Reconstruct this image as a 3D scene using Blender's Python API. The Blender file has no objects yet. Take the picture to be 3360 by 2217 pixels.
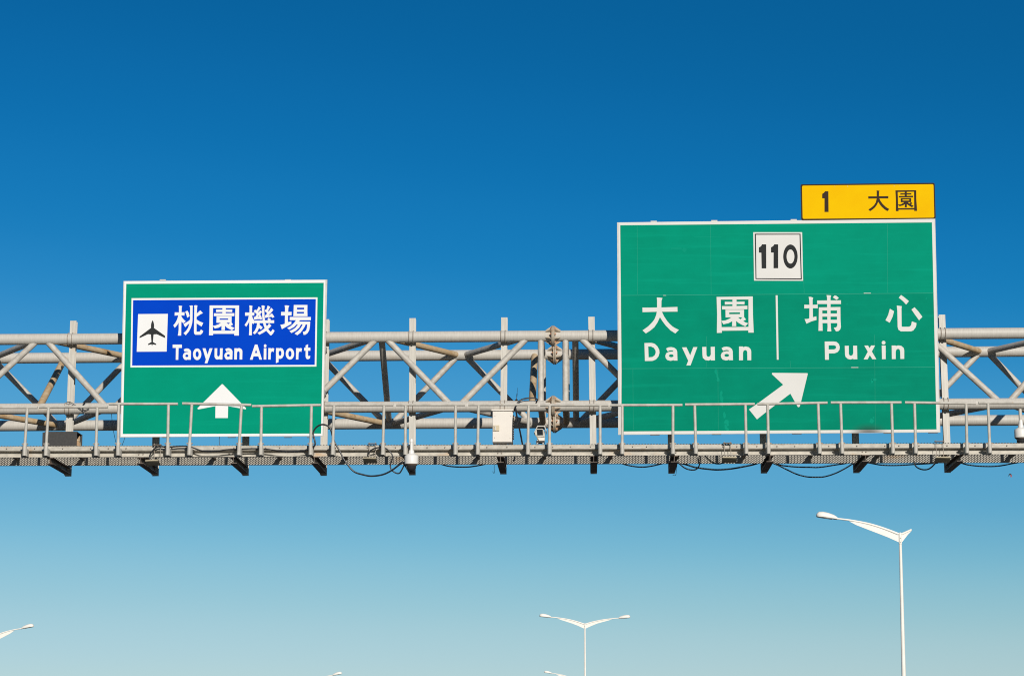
import bpy, bmesh, math, random
from mathutils import Vector, Matrix
from mathutils.geometry import tessellate_polygon
random.seed(7)
R = math.radians
scene = bpy.context.scene
C = scene.collection

# ------------------------------------------------------------------ camera
FS, CX, CY, HZ = 8500.0, 1680.0, 1108.5, 2550.0      # focal length and horizon in pixels of the photograph
YAW = 0.030
TH = math.atan((HZ - CY) / FS)
CAM = Vector((36 * math.tan(YAW), -36.0, 1.5))
cd = bpy.data.cameras.new('camera')
cd.sensor_width = 36.0
cd.lens = FS / 3360 * 36
cd.clip_end = 8000
cam = bpy.data.objects.new('camera', cd)
cam.location = CAM
cam.rotation_euler = (math.pi / 2 + TH, 0, YAW)
C.objects.link(cam)
scene.camera = cam
# ------------------------------------------------------------------ light
SUN_AZ = math.atan(0.31)          # to the right of straight behind the camera
SUN_EL = R(21.9)
to_sun = Vector((math.sin(SUN_AZ) * math.cos(SUN_EL), -math.cos(SUN_AZ) * math.cos(SUN_EL), math.sin(SUN_EL)))
ld = bpy.data.lights.new('sun', 'SUN')
ld.energy = 4.0
ld.angle = R(0.5)
ld.color = (1.0, 0.955, 0.88)
lo = bpy.data.objects.new('sun', ld)
lo.rotation_euler = to_sun.to_track_quat('Z', 'Y').to_euler()
C.objects.link(lo)
# ------------------------------------------------------------------ sky
w = bpy.data.worlds.new('World')
scene.world = w
w.use_nodes = True
nt = w.node_tree
for n in list(nt.nodes):
    nt.nodes.remove(n)
out = nt.nodes.new('ShaderNodeOutputWorld')
bg = nt.nodes.new('ShaderNodeBackground')
sky = nt.nodes.new('ShaderNodeTexSky')
sky.sky_type = 'NISHITA'
sky.sun_disc = False
sky.sun_elevation = SUN_EL
sky.sun_rotation = math.pi - SUN_AZ
sky.altitude = 0
sky.air_density = 1.0
sky.dust_density = 0.0
sky.ozone_density = 4.0
# very clear dry air: the sky is deeper blue overhead than the clear-sky model gives, paling towards the horizon
SKY = [(.0402, .59, .684, .807), (.0592, .549, .679, .755), (.0821, .423, .65, .73), (.1051, .288, .594, .718), (.1318, .226, .583, .738),
       (.1624, .115, .515, .72), (.1852, .052, .46, .685), (.2191, .027, .418, .65), (.2564, .019, .380, .60), (.2913, .016, .360, .56)]
tcw = nt.nodes.new('ShaderNodeTexCoord')
sep = nt.nodes.new('ShaderNodeSeparateXYZ')
nt.links.new(tcw.outputs['Generated'], sep.inputs[0])
rmp = nt.nodes.new('ShaderNodeValToRGB')
rmp.color_ramp.interpolation = 'CARDINAL'
els = rmp.color_ramp.elements
els[0].position, els[0].color = SKY[0][0], (*SKY[0][1:], 1)
els[1].position, els[1].color = SKY[-1][0], (*SKY[-1][1:], 1)
for q in SKY[1:-1]:
    e = els.new(q[0]); e.color = (*q[1:], 1)
til = nt.nodes.new('ShaderNodeMath'); til.operation = 'MULTIPLY_ADD'; til.inputs[1].default_value = 0   # a little paler towards the left, high up
xk = nt.nodes.new('ShaderNodeMath'); xk.operation = 'MULTIPLY'; xk.inputs[1].default_value = .40
nt.links.new(sep.outputs['X'], xk.inputs[0]); nt.links.new(xk.outputs[0], til.inputs[1])
nt.links.new(sep.outputs['Z'], til.inputs[0]); nt.links.new(sep.outputs['Z'], til.inputs[2])
nt.links.new(til.outputs[0], rmp.inputs[0])
mul = nt.nodes.new('ShaderNodeMix'); mul.data_type = 'RGBA'; mul.blend_type = 'MULTIPLY'; mul.inputs[0].default_value = 1
nt.links.new(sky.outputs[0], mul.inputs[6]); nt.links.new(rmp.outputs[0], mul.inputs[7])
# sunward sky behind the camera, out of view, dimmed to deepen the shadows
mrs = nt.nodes.new('ShaderNodeMapRange'); mrs.interpolation_type = 'SMOOTHSTEP'
mrs.inputs['From Min'].default_value = -.9; mrs.inputs['From Max'].default_value = .1
mrs.inputs['To Min'].default_value = .5; mrs.inputs['To Max'].default_value = 1
nt.links.new(sep.outputs['Y'], mrs.inputs['Value'])
vs_ = nt.nodes.new('ShaderNodeVectorMath'); vs_.operation = 'SCALE'
nt.links.new(mul.outputs[2], vs_.inputs[0]); nt.links.new(mrs.outputs[0], vs_.inputs['Scale'])
nt.links.new(vs_.outputs[0], bg.inputs['Color'])
bg.inputs['Strength'].default_value = 0.10
nt.links.new(bg.outputs[0], out.inputs['Surface'])
# ------------------------------------------------------------------ exposure
scene.view_settings.view_transform = 'Standard'
scene.view_settings.look = 'None'
scene.view_settings.exposure = 0.0
scene.view_settings.gamma = 1.0
scene.cycles.pixel_filter_type = 'BLACKMAN_HARRIS'
scene.cycles.filter_width = 1.05      # a crisp lens
scene.cycles.use_denoising = False
scene.cycles.use_adaptive_sampling = False

# ================================================================== helpers
_f = Vector((-math.sin(YAW) * math.cos(TH), math.cos(YAW) * math.cos(TH), math.sin(TH)))
_r = Vector((math.cos(YAW), math.sin(YAW), 0))
_u = _r.cross(_f)

def ray(u, v):
    return (_f + _r * ((u - CX) / FS) - _u * ((v - CY) / FS)).normalized()

def at(u, v, Y):
    """the point of the vertical plane y = Y that the photograph shows at pixel (u, v)"""
    d = ray(u, v)
    return CAM + d * ((Y - CAM.y) / d.y)

def lerp(a, b, t):
    return a + (b - a) * t

class MB:
    """collects shapes, then links them as ONE mesh object"""
    def __init__(s):
        s.v, s.f, s.mi = [], [], []
    def add(s, vs, fs, m=0):
        o = len(s.v)
        s.v += [Vector(p) for p in vs]
        s.f += [[i + o for i in f] for f in fs]
        s.mi += [m] * len(fs)
        return s
    def box(s, c, size, M=None, m=0):
        c = Vector(c)
        hx, hy, hz = size[0] / 2, size[1] / 2, size[2] / 2
        P = [Vector((x * hx, y * hy, z * hz)) for x in (-1, 1) for y in (-1, 1) for z in (-1, 1)]
        if M is not None:
            P = [M @ p for p in P]
        return s.add([c + p for p in P], [(0, 1, 3, 2), (4, 6, 7, 5), (0, 4, 5, 1), (2, 3, 7, 6), (0, 2, 6, 4), (1, 5, 7, 3)], m)
    def bar(s, a, b, wx, wz, up=Vector((0, 0, 1)), m=0):
        a, b = Vector(a), Vector(b)
        d = (b - a)
        L = d.length
        d.normalize()
        side = d.cross(up).normalized()
        u2 = side.cross(d)
        M = Matrix((side, d, u2)).transposed()
        return s.box((a + b) / 2, (wx, L, wz), M, m)
    def tube(s, pts, r, n=16, caps=True, m=0):
        pts = [Vector(p) for p in pts]
        k = len(pts)
        rs = r if isinstance(r, (list, tuple)) else [r] * k
        t0 = (pts[1] - pts[0]).normalized()
        ref = Vector((0, 0, 1)) if abs(t0.z) < 0.9 else Vector((1, 0, 0))
        nrm = t0.cross(ref).normalized()
        vs = []
        for i, p in enumerate(pts):
            if i == 0: t = pts[1] - pts[0]
            elif i == k - 1: t = pts[-1] - pts[-2]
            else: t = (pts[i + 1] - p).normalized() + (p - pts[i - 1]).normalized()
            t.normalize()
            nrm = (nrm - t * nrm.dot(t)).normalized()
            b = t.cross(nrm)
            for j in range(n):
                a = 2 * math.pi * j / n
                vs.append(p + (nrm * math.cos(a) + b * math.sin(a)) * rs[i])
        fs = []
        for i in range(k - 1):
            for j in range(n):
                j2 = (j + 1) % n
                fs.append((i * n + j, i * n + j2, (i + 1) * n + j2, (i + 1) * n + j))
        if caps:
            fs.append(tuple(range(n))[::-1])
            fs.append(tuple((k - 1) * n + j for j in range(n)))
        return s.add(vs, fs, m)
    def lathe(s, c, prof, n=24, axis=None, m=0):
        c = Vector(c)
        A = (axis or Vector((0, 0, 1))).normalized()
        q = A.to_track_quat('Z', 'Y')
        vs, fs = [], []
        for (r, z) in prof:
            for j in range(n):
                a = 2 * math.pi * j / n
                vs.append(c + q @ Vector((r * math.cos(a), r * math.sin(a), z)))
        for i in range(len(prof) - 1):
            for j in range(n):
                j2 = (j + 1) % n
                fs.append((i * n + j, i * n + j2, (i + 1) * n + j2, (i + 1) * n + j))
        fs.append(tuple(range(n))[::-1])
        fs.append(tuple((len(prof) - 1) * n + j for j in range(n)))
        return s.add(vs, fs, m)
    def slab(s, loops, nrm, d0, d1, m=0):
        """flat shape (outer loop + holes, 3-D points of one plane) between offsets d0 and d1 along nrm"""
        loops = [[Vector(p) for p in lp] for lp in loops]
        flat = [p for lp in loops for p in lp]
        tris = tessellate_polygon(loops)
        N = len(flat)
        vs = [p + nrm * d1 for p in flat] + [p + nrm * d0 for p in flat]
        fs = []
        for t in tris:
            a, b, c = [flat[i] for i in t]
            t = list(t)
            if (b - a).cross(c - a).dot(nrm) < 0: t.reverse()
            fs.append(tuple(t))
            fs.append(tuple(i + N for i in reversed(t)))
        o = 0
        for lp in loops:
            k = len(lp)
            for i in range(k):
                j = (i + 1) % k
                fs.append((o + i, o + j, o + j + N, o + i + N))
            o += k
        return s.add(vs, fs, m)
    def ibeam(s, a, b, w_, h_, t_, up):
        """H section from a to b: flanges face the direction up"""
        a, b, up = Vector(a), Vector(b), Vector(up).normalized()
        d = (b - a).normalized()
        up = (up - d * up.dot(d)).normalized()
        s.bar(a + up * (h_ / 2 - t_ / 2), b + up * (h_ / 2 - t_ / 2), w_, t_, up)
        s.bar(a - up * (h_ / 2 - t_ / 2), b - up * (h_ / 2 - t_ / 2), w_, t_, up)
        s.bar(a, b, t_ * .8, h_ - 2 * t_ - .0005, up)
        return s
    def build(s, name, mats, parent=None, smooth=True, loc=None):
        me = bpy.data.meshes.new(name)
        if parent is not None:
            o0 = parent_origin(parent)
        else:
            o0 = Vector(loc) if loc is not None else Vector((0, 0, 0))
        me.from_pydata([p - o0 for p in s.v], [], s.f)
        if not isinstance(mats, (list, tuple)): mats = [mats]
        for m in mats: me.materials.append(m)
        for p, mi in zip(me.polygons, s.mi):
            p.material_index = mi
            p.use_smooth = smooth
        bm = bmesh.new(); bm.from_mesh(me)
        bmesh.ops.recalc_face_normals(bm, faces=bm.faces)
        bm.to_mesh(me); bm.free()
        if smooth: me.set_sharp_from_angle(angle=R(35))
        o = bpy.data.objects.new(name, me)
        C.objects.link(o)
        if parent is not None: o.parent = parent
        else: o.location = o0
        return o

def parent_origin(p):
    o = Vector((0, 0, 0))
    while p is not None:
        o += p.location
        p = p.parent
    return o

def tag(o, label, cat, group=None):
    o['label'] = label
    o['category'] = cat
    if group: o['group'] = group
    return o

def thing(name, label, cat, loc, group=None):
    o = bpy.data.objects.new(name, None)
    o.location = loc
    o.empty_display_size = .1
    C.objects.link(o)
    return tag(o, label, cat, group)

def copy_tree(o, parent=None):
    c = o.copy(); C.objects.link(c); c.parent = parent
    for ch in list(o.children): copy_tree(ch, c)
    return c

def spline(pts, k=6):
    """Catmull-Rom through the points"""
    P = [Vector(p) for p in pts]
    P = [P[0] * 2 - P[1]] + P + [P[-1] * 2 - P[-2]]
    res = []
    for i in range(1, len(P) - 2):
        a, b, c, d = P[i - 1:i + 3]
        for j in range(k):
            t = j / k
            res.append(.5 * ((2 * b) + (c - a) * t + (2 * a - 5 * b + 4 * c - d) * t * t + (3 * b - a - 3 * c + d) * t ** 3))
    res.append(P[-2])
    return res

# ================================================================== materials
def mat(name, col, rough=.55, metal=0.0, spec=.5):
    m = bpy.data.materials.new(name); m.use_nodes = True
    b = m.node_tree.nodes['Principled BSDF']
    b.inputs['Base Color'].default_value = (*col, 1)
    b.inputs['Roughness'].default_value = rough
    b.inputs['Metallic'].default_value = metal
    b.inputs['Specular IOR Level'].default_value = spec
    return m

def noisy(name, c1, c2, scale=(6, 6, 6), rough=.6, c3=None, s3=(1.2, 1.2, 1.2), lo3=.58, hi3=.72, detail=6, lo=.35, hi=.68, spec=.35, bump=0.0, metal=0.0):
    """two-tone mottled surface, with sparse patches of a third colour"""
    m = mat(name, c1, rough, metal, spec)
    t = m.node_tree; b = t.nodes['Principled BSDF']
    tc = t.nodes.new('ShaderNodeTexCoord')
    mp = t.nodes.new('ShaderNodeMapping'); mp.inputs['Scale'].default_value = scale
    n = t.nodes.new('ShaderNodeTexNoise'); n.inputs['Scale'].default_value = 1; n.inputs['Detail'].default_value = detail
    n.inputs['Roughness'].default_value = .62
    r = t.nodes.new('ShaderNodeMapRange'); r.inputs['From Min'].default_value = lo; r.inputs['From Max'].default_value = hi
    mx = t.nodes.new('ShaderNodeMix'); mx.data_type = 'RGBA'
    mx.inputs[6].default_value = (*c1, 1); mx.inputs[7].default_value = (*c2, 1)
    t.links.new(tc.outputs['Object'], mp.inputs[0]); t.links.new(mp.outputs[0], n.inputs['Vector'])
    t.links.new(n.outputs[0], r.inputs['Value']); t.links.new(r.outputs[0], mx.inputs[0])
    last = mx.outputs[2]
    if c3:
        mp2 = t.nodes.new('ShaderNodeMapping'); mp2.inputs['Scale'].default_value = s3; mp2.inputs['Location'].default_value = (3.1, 7.7, 1.3)
        n2 = t.nodes.new('ShaderNodeTexNoise'); n2.inputs['Scale'].default_value = 1; n2.inputs['Detail'].default_value = 7; n2.inputs['Roughness'].default_value = .7
        r2 = t.nodes.new('ShaderNodeMapRange'); r2.inputs['From Min'].default_value = lo3; r2.inputs['From Max'].default_value = hi3
        mx2 = t.nodes.new('ShaderNodeMix'); mx2.data_type = 'RGBA'; mx2.inputs[7].default_value = (*c3, 1)
        t.links.new(tc.outputs['Object'], mp2.inputs[0]); t.links.new(mp2.outputs[0], n2.inputs['Vector'])
        t.links.new(n2.outputs[0], r2.inputs['Value']); t.links.new(r2.outputs[0], mx2.inputs[0])
        t.links.new(last, mx2.inputs[6]); last = mx2.outputs[2]
    t.links.new(last, b.inputs['Base Color'])
    if bump:
        bp = t.nodes.new('ShaderNodeBump'); bp.inputs['Strength'].default_value = bump; bp.inputs['Distance'].default_value = .003
        t.links.new(n.outputs[0], bp.inputs['Height']); t.links.new(bp.outputs[0], b.inputs['Normal'])
    return m

RUST = (.33, .17, .07)
M = {}
M['pipe'] = noisy('galvanised_pipe', (.58, .545, .485), (.49, .455, .40), (85, 8, 8), .5, (.50, .40, .28), (1.6, 3, 3), .60, .78, bump=.15)
M['brace'] = noisy('galvanised_brace', (.58, .54, .475), (.42, .385, .335), (14, 14, 14), .5, (.45, .33, .21), (2.5, 2.5, 2.5), .56, .76, bump=.12)
M['tan'] = noisy('rust_stained_pipe', (.58, .45, .29), (.47, .31, .155), (9, 9, 9), .6, (.34, .19, .08), (5, 5, 5), .55, .72, bump=.12)
M['post'] = noisy('weathered_steel_post', (.60, .565, .50), (.45, .42, .36), (50, 14, 2.2), .5, (.50, .36, .22), (3, 3, 1.2), .60, .76, bump=.1)
M['channel'] = noisy('galvanised_channel', (.57, .525, .445), (.40, .37, .315), (11, 11, 22), .45, (.50, .33, .18), (1.7, 1.7, 3), .60, .73, bump=.1)
M['rail'] = noisy('galvanised_rail', (.58, .545, .48), (.44, .41, .355), (12, 12, 12), .45, (.42, .26, .13), (4, 4, 4), .63, .74, bump=.1)
M['beam'] = noisy('dark_steel_beam', (.22, .17, .13), (.12, .09, .075), (9, 9, 9), .6, (.25, .13, .06), (4, 4, 4), .56, .7)
M['flange'] = noisy('rusty_flange_steel', (.50, .44, .34), (.35, .28, .20), (16, 16, 16), .55, (.42, .23, .10), (9, 9, 9), .52, .66, bump=.12)
M['bolt'] = noisy('bolt_steel', (.42, .37, .31), (.26, .21, .165), (40, 40, 40), .45)
M['copper'] = noisy('rusty_bolt', (.62, .34, .20), (.40, .20, .11), (60, 60, 60), .5)
M['deck'] = noisy('grating_steel', (.50, .45, .37), (.30, .25, .20), (20, 20, 20), .55)
M['white'] = noisy('white_enamel', (.80, .775, .73), (.76, .735, .69), (5, 5, 5), .4, (.55, .42, .30), (7, 7, 7), .70, .82)
M['beige'] = noisy('beige_enamel', (.78, .72, .635), (.74, .68, .60), (5, 5, 5), .42, (.42, .26, .14), (9, 9, 9), .72, .80)
M['lampw'] = noisy('white_lamp_paint', (.90, .865, .79), (.84, .80, .715), (3, 3, 3), .4)
M['cable'] = mat('black_cable', (.012, .012, .014), .38)
M['black'] = noisy('black_box_paint', (.052, .050, .047), (.036, .035, .034), (30, 30, 30), .6)
M['inside'] = mat('brown_box_lining', (.42, .27, .15), .7)
M['wire'] = mat('pale_wire', (.62, .52, .34), .5)
M['glass'] = mat('smoked_glass', (.03, .03, .032), .06)
M['lensdark'] = mat('dark_lens', (.02, .02, .02), .12)
M['lampglass'] = mat('lamp_glass', (.28, .28, .27), .2)
M['olive'] = noisy('aged_plastic', (.62, .53, .37), (.52, .44, .30), (12, 12, 12), .55)
M['bird'] = mat('bird_dark', (.035, .022, .025), .7)
M['birdwing'] = mat('bird_wing_red', (.33, .06, .05), .7)

# ================================================================== setting
def flat(name, x0, x1, y0, y1, z, m):
    o = MB().add([(x0, y0, z), (x1, y0, z), (x1, y1, z), (x0, y1, z)], [(0, 1, 2, 3)]).build(name, m)
    o['kind'] = 'structure'
    return o
flat('ground', -3500, 3500, -2500, 4500, 0.0, noisy('dry_ground', (.10, .088, .062), (.06, .068, .036), (.3, .3, .3), .95))
flat('road', -14.5, 10.6, -400, 1500, 0.012, noisy('asphalt', (.060, .058, .056), (.045, .044, .043), (2, 2, 2), .9))
mk = MB()
for x in (-14.0, 10.1):
    mk.add([(x - .08, -400, .018), (x + .08, -400, .018), (x + .08, 1500, .018), (x - .08, 1500, .018)], [(0, 1, 2, 3)])
for x in (-9.2, -4.6, 4.9):
    for k in range(-40, 100):
        y = k * 10
        mk.add([(x - .07, y, .018), (x + .07, y, .018), (x + .07, y + 4, .018), (x - .07, y + 4, .018)], [(0, 1, 2, 3)])
mo = mk.build('road_markings', noisy('road_paint', (.78, .77, .74), (.6, .59, .56), (3, 3, 3), .7)); mo['kind'] = 'structure'
md = MB().box((.85, 700, .07), (1.6, 1240, .14)).build('median', noisy('median_concrete', (.42, .40, .37), (.32, .30, .28), (2, 2, 2), .85)); md['kind'] = 'structure'

# ================================================================== gantry truss
YB, YT, DEP = 0.0, 0.10, 1.62            # the truss leans back a little
XL, XR = -12.6, 12.6
def chord_line(uL, vL, uR, vR, Y):
    a, b = at(uL, vL, Y), at(uR, vR, Y)
    def f(X):
        return lerp(a, b, (X - a.x) / (b.x - a.x))
    return f
FT = chord_line(0, 1113.6, 3360, 1092.9, YT)
FB = chord_line(0, 1341.4, 3360, 1323.8, YB)
RT = chord_line(100, 1174.6, 3260, 1153.3, YT + DEP)
RB = chord_line(100, 1396.3, 3260, 1378.6, YB + DEP)
def Xf(u, Y=0.05): return at(u, 1200, Y).x
gt = thing('overhead_gantry', 'long galvanised lattice truss of round pipes carrying the road signs', 'sign gantry', (0, 0, 0))
RC = .079
for f in (FT, FB, RT, RB):
    MB().tube([f(lerp(XL, XR, i / 40)) for i in range(41)], RC, 28).build('chord', M['pipe'], gt)
for x in (XL, XR):
    for f, g in ((FT, FB), (RT, RB)):
        p = f(x)
        MB().tube([(p.x, p.y - .05, .02), p + Vector((0, 0, .25))], .15, 20).lathe((p.x, p.y - .05, .0), [(.3, 0), (.3, .04), (.16, .045)], 16).build('column', M['pipe'], gt)
RD = .044
def web(a, b, ends=0.0, r=RD, m='brace', name='web_brace'):
    a, b = Vector(a), Vector(b)
    MB().tube([a, lerp(a, b, .5), b], r, 16).build(name, M[m], gt)
T_u = [-387, 133, 612, 752, 1250, 1746, 1888, 2387, 2884, 3027, 3527]
B_u = [-127, 368, None, 1000, 1495, None, 2137, 2634, None, 3290]
TX = [Xf(u) for u in T_u]
BX = [None if u is None else Xf(u) for u in B_u]
SPL = [Xf(u) for u in (680, 1815, 2955)]
OFF = .045
ra = random.Random(3)
for i, bx in enumerate(BX):
    if bx is None: continue
    x0, x1 = TX[i], TX[i + 1]
    web(FT(x0 + OFF), FB(bx - OFF)); web(FB(bx + OFF), FT(x1 - OFF))
    web(RB(x0 + OFF), RT(bx - OFF), m='tan' if i in (0,) else 'brace'); web(RT(bx + OFF), RB(x1 - OFF))
    web(FT(x0 + OFF), RT(bx - OFF), name='lateral_brace', m='tan' if i in (1, 4, 9) else 'brace')
    web(RT(bx + OFF), FT(x1 - OFF), name='lateral_brace')
    web(RB(x0 + OFF), FB(bx - OFF), name='lateral_brace', m='tan' if i in (0, 3) else 'brace')
    web(FB(bx + OFF), RB(x1 - OFF), name='lateral_brace', m='tan' if i in (0, 3) else 'brace')
for x0, sg in ((TX[0], -1), (TX[-1], 1)):      # the truss goes on past both edges of the photograph
    while abs(x0 + sg * 2.1) < 12.7:
        xm, x1 = x0 + sg * 1.05, x0 + sg * 2.1
        web(FT(x0), FB(xm)); web(FB(xm), FT(x1)); web(RB(x0), RT(xm)); web(RT(xm), RB(x1))
        web(FT(x0), RT(xm), name='lateral_brace'); web(RB(x0), FB(xm), name='lateral_brace')
        x0 = x1
for i, x in enumerate(TX):
    if i in (4, 7, 0, 10): web(FT(x), RB(x), name='sway_brace', m='brace', r=.045)
    elif i in (6, 9, 3): web(FT(x), RB(x), name='sway_brace', r=.045)
    else: web(RT(x), FB(x), name='sway_brace', m='tan', r=.05)
for s in SPL:
    for d in (-.174, .174):
        x = s + d
        web(FT(x), FB(x), name='vertical_strut', r=.043)
        web(RT(x), RB(x), name='vertical_strut', r=.046)
        web(FT(x), RT(x), name='cross_strut', r=.043, m='brace')
        web(FB(x), RB(x), name='cross_strut', r=.046, m='tan')
    for f in (FT, FB, RT, RB):
        c = f(s)
        ax = Vector((1, 0, 0))
        fl = MB()
        ro = .150
        for dx in (-.0115, .0115):
            fl.lathe(c + Vector((dx - .0095, 0, 0)), [(ro, 0), (ro, .019)], 16, ax)
        for k in range(6):
            a = R(84 + 60 * k)
            dr = Vector((0, math.cos(a), math.sin(a)))
            tn = ax.cross(dr)
            for sx in (-1, 1):
                p = [c + ax * sx * .0215 + dr * (RC - .004), c + ax * sx * .0215 + dr * (ro - .006), c + ax * sx * .105 + dr * (RC + .008), c + ax * sx * .105 + dr * (RC - .004)]
                fl.slab([p], tn, -.005, .005)
        fo = fl.build('splice_flange', M['flange'], gt)
        for k in range(6):
            a = R(54 + 60 * k)
            dr = Vector((0, math.cos(a), math.sin(a)))
            q = c + dr * (.118)
            MB().lathe(q - ax * .045, [(.0085, 0), (.0085, .090)], 8, ax).lathe(q - ax * .036, [(.014, 0), (.014, .014)], 6, ax).lathe(q + ax * .022, [(.014, 0), (.014, .014)], 6, ax).build('bolt', M['copper'], fo)

# hanger posts: H sections clamped behind the front chords; cantilever beams run forward under the walkway
PW, PH = .090, .088
posts = [(240.7, 1053, 220, 1559), (520, 1052, 507, 1558), (813, 1050, 803, 1557), (1070, 1048, 1060, 1557), (1353.7, 1044.5, 1352, 1555),
         (1654.8, 1042, 1651, 1552), (1940.5, 1040, 1948, 1551), (2196, 1039, 2204, 1550), (2494, 1038, 2508, 1549), (2793, 1036, 2812, 1548), (3090.8, 1033, 3112, 1547)]
PZ = []
for (ut, vt, ub, vb) in posts:
    zc = FB(0).z
    def py(Z): return YB + (YT - YB) * (Z - FB(0).z) / (FT(0).z - FB(0).z) + RC + .006
    b = at(ub, vb, py(zc - .9)); b = at(ub, vb, py(b.z))
    t = at(ut, vt, py(FT(0).z + .2)); t = at(ut, vt, py(t.z))
    up = Vector((0, 1, 0))
    off = Vector((0, PH / 2, 0))
    PZ.append((t + off, b + off))
    h = MB().ibeam(b + off, t + off, PW, PH, .008, up).build('hanger_post', M['post'], gt)
    for f in (FT, FB):
        xs = lerp(b, t, (f(b.x).z - b.z) / (t.z - b.z)).x
        for dx in (-.042, .018):
            c = f(xs + dx)
            loop = []
            for k in range(15):
                a = R(-90 + 180 * k / 14)
                loop.append(c + Vector((0, -math.cos(a), math.sin(a))) * (RC + .005))
            loop = [loop[0] + Vector((0, .13, 0))] + loop + [loop[-1] + Vector((0, .13, 0))]
            MB().tube(loop, .0065, 8).build('u_bolt', M['bolt'], h)

# ================================================================== walkway
YF = -1.20                 # front face of the walkway
wk = thing('maintenance_walkway', 'narrow steel grating walkway hung below the front of the truss', 'walkway', at(1680, 1498, YF))
WL, WR = -11.6, 11.6
def wline(v0, v1, Y=YF):
    a, b = at(0, v0, Y), at(3360, v1, Y)
    return lambda X: lerp(a, b, (X - a.x) / (b.x - a.x)).z
zbot = wline(1500.0, 1489.5)
def prof_strip(name, y0, y1, dz0, dz1, m, n=1):
    """strip running the length of the walkway, y0..y1 deep, dz0..dz1 above the line of its underside"""
    mb = MB()
    A, B = (WL, zbot(WL)), (WR, zbot(WR))
    P = []
    for (x, z) in (A, B):
        P += [(x, y0, z + dz0), (x, y1, z + dz0), (x, y1, z + dz1), (x, y0, z + dz1)]
    mb.add(P, [(0, 1, 2, 3), (7, 6, 5, 4), (0, 4, 5, 1), (1, 5, 6, 2), (2, 6, 7, 3), (3, 7, 4, 0)])
    return mb
DW = .93
ZC, ZT = .088, .146
ch = MB()
def add_strip(mb, *a):
    s = prof_strip('', *a, None); mb.add(s.v, s.f)
add_strip(ch, YF + .062, YF + .070, .006, ZC - .006)
add_strip(ch, YF, YF + .070, 0, .0058)
add_strip(ch, YF, YF + .070, ZC - .0058, ZC)
front = ch.build('front_channel', M['channel'], wk)
ch = MB()
add_strip(ch, YF - .012, YF - .006, ZC + .002, ZT)
add_strip(ch, YF - .0058, YF + .05, ZC + .0022, ZC + .008)
toe = ch.build('toe_board', M['channel'], wk)
ch = MB()
YR = YF + DW
add_strip(ch, YR, YR + .008, .0, ZT - .004)
add_strip(ch, YR + .0082, YR + .05, .0, .006)
ch.build('rear_stringer', M['channel'], wk)
# cross bars between the stringers
for k in range(26):
    x = lerp(WL + .1, WR - .1, k / 25)
    z = zbot(x)
    MB().box((x, YF + .072 + (DW - .076) / 2, z + ZT - .045), (.04, DW - .078, .05)).build('cross_bearer', M['beam'], wk)
# expanded metal deck
SX, SY, ST = .040, .135, .0042
gr = MB()
ny = int(DW / (SY / 2))
x = WL
vs, fs = [], []
ncol = int((WR - WL) / (SX / 2))
h2, w2 = .0044, .0028
def strand(a, b):
    d = (b - a); side = Vector((d.y, -d.x, 0)).normalized() * w2; upv = Vector((0, 0, h2))
    o = len(vs)
    vs.extend([a - side - upv, a + side - upv, a + side + upv, a - side + upv, b - side - upv, b + side - upv, b + side + upv, b - side + upv])
    fs.extend([(o, o + 1, o + 5, o + 4), (o + 1, o + 2, o + 6, o + 5), (o + 2, o + 3, o + 7, o + 6), (o + 3, o, o + 4, o + 7)])
for i in range(int((WR - WL) / SX)):
    for j in range(ny):
        x0 = WL + i * SX; y0 = YF - .004 + j * SY / 2
        xa = x0 + (SX / 2 if j % 2 else 0)
        for sgn in ((1, -1)):
            a = Vector((xa, y0, zbot(xa) + ZT + .006)); b = Vector((xa + sgn * SX / 2, y0 + SY / 2, zbot(xa) + ZT + .006))
            strand(a, b)
gr.add(vs, fs)
gr.build('expanded_metal_deck', M['deck'], wk, smooth=False)
# cantilever beams
for (t, b) in PZ:
    z = b.z + .045
    f0 = Vector((b.x, YF + .004, zbot(b.x) - .047))
    r0 = Vector((b.x, b.y - PH / 2 - .001, zbot(b.x) - .047))
    cb = MB().ibeam(f0, r0, .095, .088, .008, (0, 0, 1))
    o_ = cb.build('cantilever_beam', M['beam'], wk)
# bolt heads on the toe board and on the channel
bh = MB().lathe((0, 0, 0), [(.0105, 0), (.0105, .009), (.007, .0095), (.007, .018)], 6, Vector((0, -1, 0)))
proto_bolt = None
def bolt_at(u, v, Y):
    global proto_bolt
    p = at(u, v, Y)
    if proto_bolt is None:
        proto_bolt = bh.build('bolt', M['bolt'], wk)
        o = proto_bolt
        base = parent_origin(wk)
        for vv in o.data.vertices: vv.co += base
    else:
        o = proto_bolt.copy(); C.objects.link(o); o.parent = wk
    o.location = p - parent_origin(wk)
rb = random.Random(11)
u = 22
while u < 3350:
    bolt_at(u, 1471.5 - u * .0033, YF - .012); u += rb.choice((46, 58, 66, 92))
for u in (163, 456, 470, 752, 764, 1030, 1352, 1634, 1646, 1941, 2218, 2528, 2830, 2842, 3144):
    bolt_at(u, 1491 - u * .0033, YF + .062)

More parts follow.
